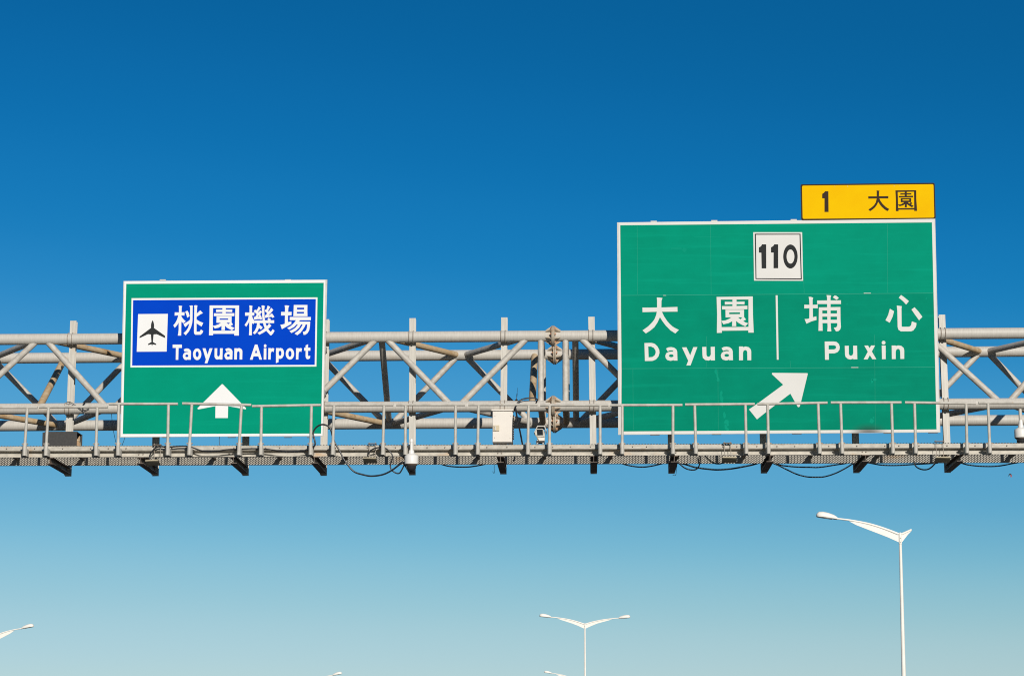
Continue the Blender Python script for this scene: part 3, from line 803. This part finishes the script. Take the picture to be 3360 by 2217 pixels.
# --- exit number plate
zy = Z(2610, 590, 4.952)
def rounded(pts, r, n=5):
    res = []
    k = len(pts)
    for i in range(k):
        p, a, b = Vector(pts[i]), Vector(pts[i - 1]), Vector(pts[(i + 1) % k])
        d1, d2 = (a - p).normalized(), (b - p).normalized()
        for j in range(n + 1):
            t = j / n
            q = (p + d1 * r) * (1 - t) ** 2 + p * 2 * t * (1 - t) + (p + d2 * r) * t * t
            res.append((q.x, q.y))
    return res
yo = [zy(p) for p in rounded([(82, 75), (2262, 50), (2280, 632), (95, 660)], 30)]
yi = [zy(p) for p in rounded([(107, 96), (2243, 72), (2257, 616), (117, 635)], 26)]
s3 = thing('exit_plate', 'yellow exit number plate with black edge on top of the large green sign', 'road sign', sp(2850, 718))
face('backing_sheet', yo, 'trim', s3, -.012, .0008)
ring('border', yo, yi, 'ink2', s3, .001, .0040)
face('panel', yi, 'yellow', s3, .001, .0030)
zyl = Z(2820, 610, 11.319)
YCH = [
 [[(635, 172), (748, 182), (728, 225), (725, 385), (900, 385), (1075, 380), (1072, 470), (740, 465), (780, 560), (860, 670), (980, 785), (1110, 865), (1038, 940), (930, 870), (820, 770), (750, 680), (700, 592), (650, 700), (580, 800), (500, 870), (400, 940), (330, 880), (450, 800), (540, 720), (610, 610), (640, 470), (328, 475), (328, 392), (640, 392), (642, 230)]],
 [[(1335, 170), (2108, 162), (2112, 500), (2140, 930), (2035, 930), (2035, 882), (1450, 885), (1452, 938), (1352, 938), (1352, 500)], [(1420, 228), (2028, 218), (2035, 820), (1440, 828), (1430, 500)]],
 [[(1680, 215), (1758, 215), (1758, 275), (1930, 272), (1928, 325), (1758, 325), (1758, 372), (1993, 368), (1993, 425), (1462, 430), (1462, 378), (1680, 375), (1680, 325), (1515, 328), (1518, 278), (1680, 278)]],
 [[(1530, 455), (1925, 452), (1920, 600), (1968, 655), (1905, 690), (2013, 738), (1955, 800), (1850, 740), (1760, 675), (1760, 795), (1680, 797), (1690, 685), (1600, 730), (1495, 755), (1435, 705), (1430, 695), (1530, 690), (1620, 640), (1665, 605), (1535, 608)], [(1600, 505), (1850, 500), (1850, 545), (1602, 548)], [(1795, 605), (1905, 605), (1855, 660)]]]
lettering('character', zyl, YCH[:1], 'ink2', s3, .0034)
lettering('character', zyl, YCH[1:], 'ink2', s3, .0034)
lettering('exit_number', zy, [[[(480, 188), (535, 188), (538, 523), (472, 523), (472, 302), (435, 300), (435, 230), (465, 210)]]], 'ink2', s3, .0034)
mb = MB()
for q in ([(628, 92), (648, 116), (638, 112)], [(838, 92), (858, 120), (846, 116)], [(1590, 90), (1622, 105), (1605, 106)], [(1680, 84), (1692, 96), (1684, 96)]):
    mb.slab([P3(zy, q)], SN, .0034, .0040)
mb.build('rust_chip', M['tan'], s3, smooth=False)
for u in (2720, 2950):
    a = sp(u, 620); b = sp(u, 760)
    MB().bar(a - SN * .035, b - SN * .060, .05, .03).build('support_arm', M['trim'], s3)

# ================================================================== equipment on the walkway
ZDK = lambda X: zbot(X) + ZT + .0115
# beige cabinet
Y0 = -.20
a, b = at(1615.4, 1347.8, Y0), at(1683.2, 1451, Y0)
cw, hh = b.x - a.x, a.z - b.z
base = Vector(((a.x + b.x) / 2, Y0 + .12, b.z))
cb = thing('equipment_cabinet', 'beige metal cabinet with a small handle behind the guard rail', 'cabinet', base)
MB().box(base + Vector((0, -.003, hh / 2)), (cw - .006, .196, hh)).build('body', M['beige'], cb)
MB().box(base + Vector((-.002, -.02, hh + .0115)), (cw + .016, .23, .020)).build('lid', M['beige'], cb)
dr = MB().box(base + Vector((-.004, -.110, hh / 2 + .004)), (cw - .020, .016, hh - .016)).build('door', M['beige'], cb)
hp = at(1628.5, 1404, Y0 - .009)
MB().box(hp + Vector((0, .0005, 0)), (.085, .006, .082)).build('handle_recess', M['olive'], dr)
MB().box(hp + Vector((-.012, -.008, -.005)), (.014, .012, .055)).box(hp + Vector((-.012, -.003, .02)), (.02, .02, .012)).build('handle', M['trim'], dr)
for (u, v) in ((1624.5, 1364), (1676, 1364), (1623.5, 1435), (1674, 1435)):
    MB().lathe(at(u, v, Y0 + .002), [(.006, 0), (.006, .006)], 8, Vector((0, -1, 0))).build('rivet', M['copper' if v > 1400 and u < 1650 else 'trim'], dr)
for k in range(10):
    z0 = hh * (.16 + .075 * k) if k < 5 else hh * (.50 + .075 * (k - 4))
    MB().box(base + Vector((cw / 2 + .002, .0, z0)), (.014, .14, .010)).build('louvre', M['beam'], cb)

MB().box(base + Vector((0, .12, hh * .75)), (.06, .05, .04)).box(base + Vector((0, .12, hh * .2)), (.06, .05, .04)).build('mounting_bracket', M['beam'], cb)

# black box at the left
Y0 = -.29
a, b = at(146.5, 1415.5, Y0), at(251.5, 1462, Y0)
bw, bhh = b.x - a.x, a.z - ZDK(a.x)
base = Vector(((a.x + b.x) / 2, Y0 + .17, ZDK(a.x)))
bx_ = thing('black_box', 'black metal box with an open right end at the left of the walkway', 'equipment box', base)
t_ = .008
mb = MB()
mb.box(base + Vector((0, -.17 + t_ / 2, bhh / 2)), (bw, t_, bhh))
mb.box(base + Vector((0, .17 - t_ / 2, bhh / 2)), (bw + .02, t_, bhh))
mb.box(base + Vector((0, 0, bhh - t_ / 2 + .0005)), (bw, .34 - 2 * t_ - .001, t_))
mb.box(base + Vector((0, 0, t_ / 2)), (bw - .001, .34 - 2 * t_ - .001, t_))
mb.box(base + Vector((-bw / 2 + t_ / 2, 0, bhh / 2)), (t_, .34 - 2 * t_ - .001, bhh - 2 * t_ - .001))
mb.build('casing', M['black'], bx_)
MB().box(base + Vector((bw / 2 - .06, .10, bhh / 2)), (.10, .012, bhh - .05)).box(base + Vector((bw / 2 - .16, .0, bhh / 2)), (.012, .25, bhh - .03)).build('lining', M['inside'], bx_)
MB().tube(spline([base + Vector((bw / 2 - .02, -.14, bhh * .62)), base + Vector((bw / 2 + .02, -.12, bhh * .62)), base + Vector((bw / 2 + .03, -.05, bhh * .45)), base + Vector((bw / 2 + .015, 0, .02))]), .006, 8).build('wire', M['wire'], bx_)
MB().box(base + Vector((-bw / 2 - .016, -.11, bhh / 2 - .004)), (.030, .10, bhh - .01)).build('side_flap', M['black'], bx_)

# box camera
Y0 = -.40
p = at(1772, 1452, Y0); zdk = ZDK(p.x)
base = Vector((p.x, Y0 + .1, zdk))
bc = thing('box_camera', 'pale box camera under a sunshield between two rail posts', 'camera', base)
k_ = 1 / FS * (Y0 + 36)
def bcp(x, y, yy): # coordinates in the zoomed view of the camera
    return at(1600 + x / 6.818, 1240 + y / 6.818, yy)
def bslab(pts, y0, y1): # traced front outline given a depth
    A = [bcp(x, y, y0) for x, y in pts]
    return [A], Vector((0, 1, 0)), 0.0, y1 - y0
hs_ = [(1100, 1085), (1128, 1062), (1262, 1062), (1290, 1090), (1312, 1165), (1300, 1200), (1268, 1215), (1062, 1225), (1045, 1215)]
housing = [(1092, 1140), (1240, 1128), (1268, 1215), (1262, 1300), (1150, 1312), (1062, 1225)]
MB().slab(*bslab([(1085, 1150), (1100, 1130), (1235, 1130), (1285, 1215), (1278, 1310), (1130, 1320), (1052, 1222)], Y0, Y0 + .22)).build('housing', M['rail'], bc)
outl = [(1075, 1140), (1112, 1060), (1280, 1060), (1318, 1168), (1302, 1205), (1296, 1168), (1268, 1085), (1122, 1085), (1090, 1140), (1056, 1215), (1040, 1212)]
MB().slab(*bslab(outl, Y0 - .05, Y0 + .24)).build('sunshield', M['post'], bc)
win = MB().slab(*bslab([(1102, 1148), (1232, 1148), (1238, 1272), (1112, 1276)], Y0 - .006, Y0 + .01)).build('window', M['lensdark'], bc)
MB().slab(*bslab([(1105, 1306), (1280, 1306), (1272, 1398), (1110, 1398)], Y0 + .015, Y0 + .2)).build('lower_casing', M['beige'], bc)
MB().slab(*bslab([(1086, 1398), (1272, 1398), (1272, 1440), (1086, 1440)], Y0 + .02, Y0 + .16)).build('base_plate', M['black'], bc)
f1 = bcp(1115, 1440, Y0 + .06); f2 = bcp(1245, 1440, Y0 + .06)
MB().box((f1.x, f1.y, (f1.z + zdk) / 2), (.02, .06, f1.z - zdk)).box((f2.x, f2.y, (f2.z + zdk) / 2), (.02, .06, f2.z - zdk)).build('foot', M['trim'], bc)
MB().tube(spline([bcp(1062, 1235, Y0 - .012), bcp(1085, 1290, Y0 - .014), bcp(1125, 1345, Y0 - .006), bcp(1145, 1395, Y0 + .01)]), .005, 8).build('wire', M['wire'], bc)

# dome cameras
def dome_camera(c, arm, label, k=1.0):
    """c: centre of the top rim of the drum"""
    t = thing('dome_camera', label, 'camera', c, 'dome cameras on the gantry')
    MB().lathe(c, [(.092 * k, -.115 * k), (.0935 * k, -.10 * k), (.093 * k, -.008 * k), (.088 * k, 0)], 32).build('drum', M['white'], t)
    MB().lathe(c, [(.082 * k, .0005), (.084 * k, .004 * k), (.040 * k, .030 * k), (.036 * k, .072 * k), (.022 * k, .078 * k)], 32).build('cap', M['white'], t)
    MB().lathe(c, [(.072 * k, -.135 * k), (.090 * k, -.116 * k)], 32).build('rim', M['beam'], t)
    prof = [(.004, -.218 * k)] + [(.066 * k * math.sin(R(a)), -.150 * k - .066 * k * math.cos(R(a))) for a in (15, 30, 45, 60, 75, 90)] + [(.067 * k, -.1355 * k)]
    MB().lathe(c, prof, 28).build('dome', M['glass'], t)
    arm(t)
    return t
c = at(1350, 1494.5, YF - .14)
def arm1(t):
    top = at(1350, 1444, YF - .14)
    MB().tube([c + Vector((0, 0, .07)), top], .0205, 16).lathe(top - Vector((0, 0, .028)), [(.0245, 0), (.0245, .03), (.02, .045)], 16).build('stem', M['white'], t)
    MB().tube(spline([top + Vector((0, 0, .0)), top + Vector((0, .03, .012)), top + Vector((0, .10, .0)), top + Vector((0, .135, -.03))]), .018, 12).build('arm', M['white'], t)
dome_camera(c, arm1, 'white dome camera hanging in front of the walkway edge')
c = at(3350, 1409, -.02)
def arm2(t):
    top = Vector((c.x, 0, FB(c.x).z - RC + .01))
    MB().tube([c + Vector((0, 0, .105)), top], .024, 16).build('stem', M['pipe'], t)
    MB().lathe(c, [(.030, .072), (.028, .11), (.022, .135)], 20).build('collar', M['white'], t)
dome_camera(c, arm2, 'white dome camera hung under the truss at the right edge')

# flat panel antennas clamped to the walkway edge
def panel(u0, u1, v, bar, label, roll=0):
    y = YF - .13
    a, b = at(u0, v, y), at(u1, v, y)
    wd = b.x - a.x
    cen = (a + b) / 2
    t = thing('panel_antenna', label, 'antenna', cen, 'flat panel antennas along the walkway')
    Mx = Matrix.Rotation(R(-13), 3, 'X') @ Matrix.Rotation(R(roll), 3, 'Y')
    L = .20
    ctr = cen + Mx @ Vector((0, L / 2, -.018))
    pts = []
    mb = MB()
    for (zz, ins) in ((.006, .004), (.001, 0), (-.006, 0), (-.013, .010)):
        for (sx, sy) in ((-1, -1), (1, -1), (1, 1), (-1, 1)):
            pts.append(ctr + Mx @ Vector((sx * (wd / 2 - ins), sy * (L / 2 - ins), zz)))
    fs = [(0, 1, 2, 3), (15, 14, 13, 12)]
    for k in range(3):
        for j in range(4):
            fs.append((k * 4 + j, k * 4 + (j + 1) % 4, k * 4 + 4 + (j + 1) % 4, k * 4 + 4 + j))
    mb.add(pts, fs).build('housing', M['olive'], t)
    (bu0, bu1, bv) = bar
    yb = YF - .045
    A, B = at(bu0, bv, yb), at(bu1, bv, yb)
    br = MB().bar(A, B, .05, .010).build('clamp_bar', M['beam'], t)
    for q in (.16, .86):
        p = lerp(A, B, q)
        MB().tube([p + Vector((0, 0, .02)), (p.x + .004, yb, cen.z + .005), ctr + Mx @ Vector(((q - .5) * wd * .5, -.02, .012))], .0045, 8).build('rod', M['bolt'], t)
    return t
panel(476, 519.5, 1504.5, (502, 530, 1459), 'tilted flat antenna below the airport sign', -4)
panel(1190, 1234.5, 1496.5, (1207, 1236, 1455), 'level flat antenna left of the dome camera')
panel(2370.6, 2417.7, 1494.5, (2372, 2401, 1453), 'flat antenna below the middle of the large green sign')
panel(3070, 3120.8, 1494, (3065.5, 3098.5, 1448), 'flat antenna below the lower right corner of the green sign')

# ================================================================== cables
def cable(z, pts, Y, label, r=.0095, name='cable', grp='black cables along the gantry', m='cable'):
    P = []
    for i, p in enumerate(pts):
        y = Y if not isinstance(Y, (list, tuple)) else lerp(Y[0], Y[1], i / (len(pts) - 1))
        P.append(at(*z(p), y))
    o = P[len(P) // 2]
    ob = MB().tube(spline(P, 5), r, 10).build(name, M[m], None, loc=o)
    return tag(ob, label, 'cable', grp)
k1 = Z(1000, 1370, 6.991)
cable(k1, [(185, 690), (225, 640), (240, 580), (220, 490), (195, 390), (200, 320), (245, 240), (320, 180), (410, 155), (500, 175), (570, 225), (605, 300), (628, 400), (655, 490), (700, 590), (760, 690), (830, 820), (900, 960), (980, 1070), (1080, 1190), (1170, 1255), (1300, 1295), (1500, 1335), (1700, 1320), (1850, 1280), (2010, 1195), (2150, 1090), (2230, 1035), (2300, 1010)], -1.33,
      'thick black cable looping up over the airport sign and sagging below the walkway', .0115)
cable(k1, [(1440, 870), (1480, 790), (1560, 720), (1650, 690), (1750, 680), (1850, 700), (1940, 760), (2005, 850), (2005, 950), (1970, 1050), (1965, 1130), (2000, 1200), (2080, 1260), (2165, 1272), (2225, 1195), (2295, 1050)], -1.30,
      'black cable curling from the level flat antenna to the dome camera')
k2 = Z(440, 1400, 7.428)
cable(k2, [(370, 790), (385, 690), (450, 580), (530, 510), (620, 480), (770, 490), (900, 490), (1050, 475), (1170, 470), (1290, 475), (1400, 495), (1500, 530), (1650, 580), (1850, 592), (2050, 585), (2300, 552), (2700, 535), (3000, 530), (3250, 545), (3600, 590), (3900, 600), (4250, 560)], -1.27,
      'black cable run along the walkway edge below the airport sign')
k3 = Z(1040, 1000, 2.614)
cable(k3, [(1020, 1345), (1060, 1362), (1120, 1380), (1200, 1388), (1300, 1388), (1380, 1377), (1450, 1362), (1500, 1345)], -.24, 'black cable sagging below the walkway right of the dome camera')
k6 = Z(1980, 1180, 3.3014)
k7 = Z(2680, 1380, 5.66)
cable(k6, [(140, 1085), (180, 1112), (240, 1135), (340, 1155), (430, 1160), (520, 1150), (640, 1122), (720, 1095)], -.24, 'black cable sagging below the lower left corner of the large green sign')
cable(k6, [(780, 1090), (830, 1130), (880, 1170), (940, 1190), (1000, 1187), (1035, 1150), (1050, 1080), (1045, 1030)], -.35, 'black cable turning up in a hook below the large green sign')
cable(k6, [(780, 1100), (820, 1115), (900, 1135), (1000, 1165), (1150, 1185), (1250, 1190), (1380, 1180), (1500, 1160), (1620, 1135), (1730, 1100)], -.22, 'long black cable sagging below the slanting arrow', .0115)
cable(k6, [(1100, 1035), (1120, 1060), (1150, 1090), (1200, 1118), (1250, 1125), (1290, 1115), (1330, 1085)], [-.5, -1.2], 'short black cable curving into the middle flat antenna')
def conv(z, pts, zt):
    r = []
    for p in pts:
        u, v = z(p)
        r.append(((u - zt[0]) * zt[2], (v - zt[1]) * zt[2]))
    return r
cable(k6, [(1800, 1098), (1850, 1118), (1950, 1145), (2100, 1160), (2250, 1163)] + conv(k7, [(0, 865), (150, 850), (330, 820), (500, 795), (660, 765), (720, 745)], (1980, 1180, 3.3014)), -.22, 'upper of two black cables sagging between beams below the large green sign')
cable(k6, [(1800, 1105), (1900, 1145), (2000, 1195), (2100, 1240), (2200, 1265)] + conv(k7, [(-60, 1045), (0, 1045), (120, 1040), (260, 1005), (400, 950), (550, 870), (660, 800), (720, 760)], (1980, 1180, 3.3014)), -.26, 'lower of two black cables hanging deepest below the large green sign')
cable(k7, [(860, 750), (930, 772), (1050, 795), (1200, 820), (1400, 828), (1600, 822), (1850, 805), (2100, 792), (2250, 782)], -.22, 'black cable sagging below the dark oval on the green sign')
cable(k7, [(1800, 745), (1815, 790), (1830, 830), (1880, 875), (1970, 905), (2060, 900), (2130, 860), (2190, 800), (2240, 750)], [-.25, -1.1], 'black cable loop hanging to the rightmost flat antenna')
k8 = Z(3020, 1400, 6.991)
cable(k8, [(900, 815), (1000, 845), (1100, 870), (1300, 895), (1500, 905), (1700, 903), (1900, 880), (2100, 840), (2377, 790), (2550, 745)], -.22, 'black cable sagging below the walkway at the right edge')
k9 = Z(1600, 1240, 6.818)
cable(k9, [(600, 720), (615, 650), (628, 690), (645, 800), (670, 950), (700, 1080), (740, 1270), (770, 1440), (780, 1480)], [-.13, -.7], 'black cable slanting down beside the beige cabinet', .012)
cable(k9, [(640, 620), (670, 555), (720, 505), (790, 470), (900, 450), (1020, 443), (1085, 460), (1110, 490), (1090, 545), (1060, 600)], [-.14, -.06], 'black cable arching over the lower pipe near the splice flange', .0105)
k10 = Z(0, 1300, 5.806)
cable(k10, [(1262, 118), (1300, 108), (1345, 112), (1400, 145), (1450, 180), (1520, 232), (1600, 258), (1700, 232)], -.10, 'thin black wire looping over the lower pipe above the black box', .005)
cable(k10, [(1625, 118), (1590, 150), (1578, 200), (1588, 260), (1608, 338)], -.092, 'black strap wound around the lower pipe left of the airport sign', .009)
k11 = Z(0, 880, 2.177)
cable(k11, [(796, 1035), (800, 1080), (806, 1130), (815, 1185), (825, 1230), (833, 1260)], [-.1, -.5], 'thin black wire dropping from the pipe left of the airport sign', .0035)
cable(k11, [(893, 1205), (885, 1230), (877, 1250), (868, 1275)], -.33, 'short thin wire below the lower left corner of the airport sign', .0035)
k12 = Z(440, 1400, 7.428)
cable(k12, [(2086, 235), (2076, 300), (2078, 380), (2088, 450)], -.31, 'thin wire dangling below the middle of the airport sign', .0035)
cable(Z(1500, 1000, 2.613), [(319, 1340), (318, 1380), (318, 1410), (318, 1440), (308, 1434), (306, 1424)], -.25, 'thin hooked wire hanging below the walkway under the cabinet', .0032)
cable(k6, [(800, 1100), (796, 1150), (790, 1200), (782, 1248), (750, 1246)], -.25, 'thin hooked wire hanging below the walkway under the large green sign', .0032)
# whip antenna standing on the lower pipe
p = at(1600 + 645 / 6.818, 1240 + 490 / 6.818, -.01); p2 = at(1600 + 672 / 6.818, 1240 + 215 / 6.818, -.01)
wa = thing('whip_antenna', 'thin black whip antenna standing on the lower pipe near the cabinet', 'antenna', p)
MB().tube([p, lerp(p, p2, .4), p2], [.004, .003, .0016], 8).build('whip', M['cable'], wa)
MB().lathe(p - Vector((0, 0, .012)), [(.030, 0), (.026, .008), (.008, .022), (.006, .04)], 16).build('magnetic_foot', M['cable'], wa)
q = lerp(p, p2, .42)
MB().tube([q - (p2 - p).normalized() * .02, q + (p2 - p).normalized() * .02], .006, 8).build('loading_coil', M['cable'], wa)

# ================================================================== street lamps
def street_lamp(u, v, d, arms, label, sc=1.0, tilt=0.0):
    """(u, v): pixel of the pole top; d: distance; arms: list of (side, kind)"""
    top = at(u, v, d + CAM.y)
    k = sc
    t = thing('street_lamp', label, 'street lamp', (top.x, top.y, 0), 'white street lamps beyond the gantry')
    H = top.z
    MB().tube([(top.x, top.y, 0.0), (top.x, top.y, H * .5), (top.x, top.y, H - .42 * k)], [.115, .080, .052], 20).lathe((top.x, top.y, 0), [(.22, 0), (.22, .03), (.14, .035)], 16).build('pole', M['lampw'], t)
    MB().lathe((top.x, top.y, H - .42 * k), [(.060, 0), (.060, .40 * k), (.025, .43 * k)], 18).build('pole_cap', M['lampw'], t)
    for (z_, ) in ((-.20 * k,), (-.36 * k,)):
        MB().lathe((top.x + .0, top.y - .058, H + z_), [(.016, 0), (.016, .014)], 8, Vector((0, -1, 0))).build('bolt', M['bolt'], t)
    for (sd, kind, ri) in arms:
        if kind == 'long':
            # offsets from the pole top in metres: along the arm, up
            prof = [(x, z_ * ri if z_ > 0 else z_) for x, z_ in [(.06, -.05), (.42, .095), (.83, .24), (1.24, .355), (1.82, .465), (2.34, .53)]]
            pts = spline([Vector((top.x + sd * x * k, top.y, H + z_ * k)) for x, z_ in prof], 5)
            n = len(pts)
            MB().tube(pts, [lerp(.048, .032, i / (n - 1)) for i in range(n)], 12).build('arm', M['lampw'], t)
            lo_ = [(.06, -.345), (.42, -.18), (.83, -.015), (1.24, .145), (1.60, .29), (1.84, .42)]
            lo_ = [(x, z_ * ri if z_ > 0 else z_) for x, z_ in lo_]
            up_ = [(.06, -.085), (.42, .06), (.83, .205), (1.24, .322), (1.60, .395), (1.84, .425)]
            up_ = [(x, z_ * ri if z_ > 0 else z_) for x, z_ in up_]
            loop = [Vector((top.x + sd * x * k, top.y, H + z_ * k)) for x, z_ in lo_] + [Vector((top.x + sd * x * k, top.y, H + z_ * k)) for x, z_ in reversed(up_)]
            MB().slab([loop], Vector((0, -1, 0)), -.012, .012).build('arm_web', M['lampw'], t)
            # lamp head: rounded, swept along the arm
            secs = [(2.28, .53, .055, .055), (2.40, .565, .11, .10), (2.60, .605, .15, .135), (2.80, .635, .165, .15), (2.95, .645, .155, .135), (3.02, .64, .11, .085), (3.045, .635, .05, .04)]
            secs = [(x, z_ * ri, hw, hh_) for x, z_, hw, hh_ in secs]
            vs, fs = [], []
            nn = 14
            for (x, z_, hw, hh_) in secs:
                for j in range(nn):
                    a = 2 * math.pi * j / nn
                    zz = math.sin(a) * hh_
                    if zz < -.062: zz = -.062
                    vs.append((top.x + sd * x * k, top.y + math.cos(a) * hw * k, H + (z_ + zz - .0) * k))
            for i in range(len(secs) - 1):
                for j in range(nn):
                    fs.append((i * nn + j, i * nn + (j + 1) % nn, (i + 1) * nn + (j + 1) % nn, (i + 1) * nn + j))
            fs.append(tuple(range(nn))); fs.append(tuple((len(secs) - 1) * nn + j for j in range(nn)))
            hd = MB().add(vs, fs).build('lamp_head', M['lampw'], t)
            lv = [(2.46, .576), (2.62, .608), (2.80, .635), (2.96, .650)]
            lv = [(x, z_ * ri) for x, z_ in lv]
            A = [Vector((top.x + sd * x * k, top.y - .11 * k, H + (z_ - .0625) * k)) for x, z_ in lv]
            B = [Vector((top.x + sd * x * k, top.y + .11 * k, H + (z_ - .0625) * k)) for x, z_ in reversed(lv)]
            lo2 = A + B
            MB().slab([[Vector((p.x, p.y, p.z)) for p in [A[0], A[-1], B[0], B[-1]]]], Vector((0, 0, -1)), 0, .016).build('lens', M['lampglass'], hd)
        else:
            pts = [Vector((top.x + sd * .06 * k, top.y, H - .05 * k)), Vector((top.x + sd * .42 * k, top.y, H + .11 * k))]
            MB().tube(pts, [.045, .038], 12).build('arm_stub', M['lampw'], t)
            loop = [Vector((top.x + sd * x * k, top.y, H + z_ * k)) for x, z_ in ((.06, -.345), (.29, -.06), (.42, .07), (.06, -.085))]
            MB().slab([loop], Vector((0, -1, 0)), -.012, .012).build('arm_web', M['lampw'], t)
    return t
street_lamp(2953.5, 1746.7, 95, [(-1, 'long', 1.0), (1, 'stub', 1.0)], 'tall white street lamp with one lamp arm and a short stub', 1.0)
street_lamp(1919, 2043.5, 172, [(-1, 'long', .80), (1, 'long', .66)], 'white double armed street lamp standing at the centre', .985)
street_lamp(-51, 2097, 160, [(1, 'long', 1.3), (-1, 'long', 1.0)], 'street lamp at the left edge with only its arm showing', 1.0)
street_lamp(1001, 2241, 215, [(1, 'long', 1.3), (-1, 'stub', 1.0)], 'street lamp below the bottom edge whose head points right', 1.0)
street_lamp(1884, 2224, 265, [(-1, 'long', 1.0), (1, 'stub', 1.0)], 'farther street lamp whose left head shows beside the centre pole', 1.0)

# ================================================================== bird
D = 110
p = at(3314, 1559, D)
bd = thing('bird', 'small dark bird with a reddish wing flying at the right', 'bird', p)
q = (D + 36) / FS
def bpnt(x, y, dy=0): return at(3314 + x, 1559 + y, D) + Vector((0, dy, 0))
MB().tube([bpnt(-6, 3), bpnt(-4, 0), bpnt(-2, -3.2), bpnt(.5, -4.4), bpnt(3, -3.6), bpnt(5, -1)], [.006, .016, .032, .036, .03, .012], 12).build('body', M['bird'], bd)
MB().slab([[bpnt(.5, -4.0), bpnt(3.4, -3.6), bpnt(5.6, -.5), bpnt(6.0, 3), bpnt(4.2, 6.2), bpnt(1.8, 5.4), bpnt(1.8, 1)]], Vector((.3, -1, 0)).normalized(), -.008, .008).build('wing', M['birdwing'], bd)
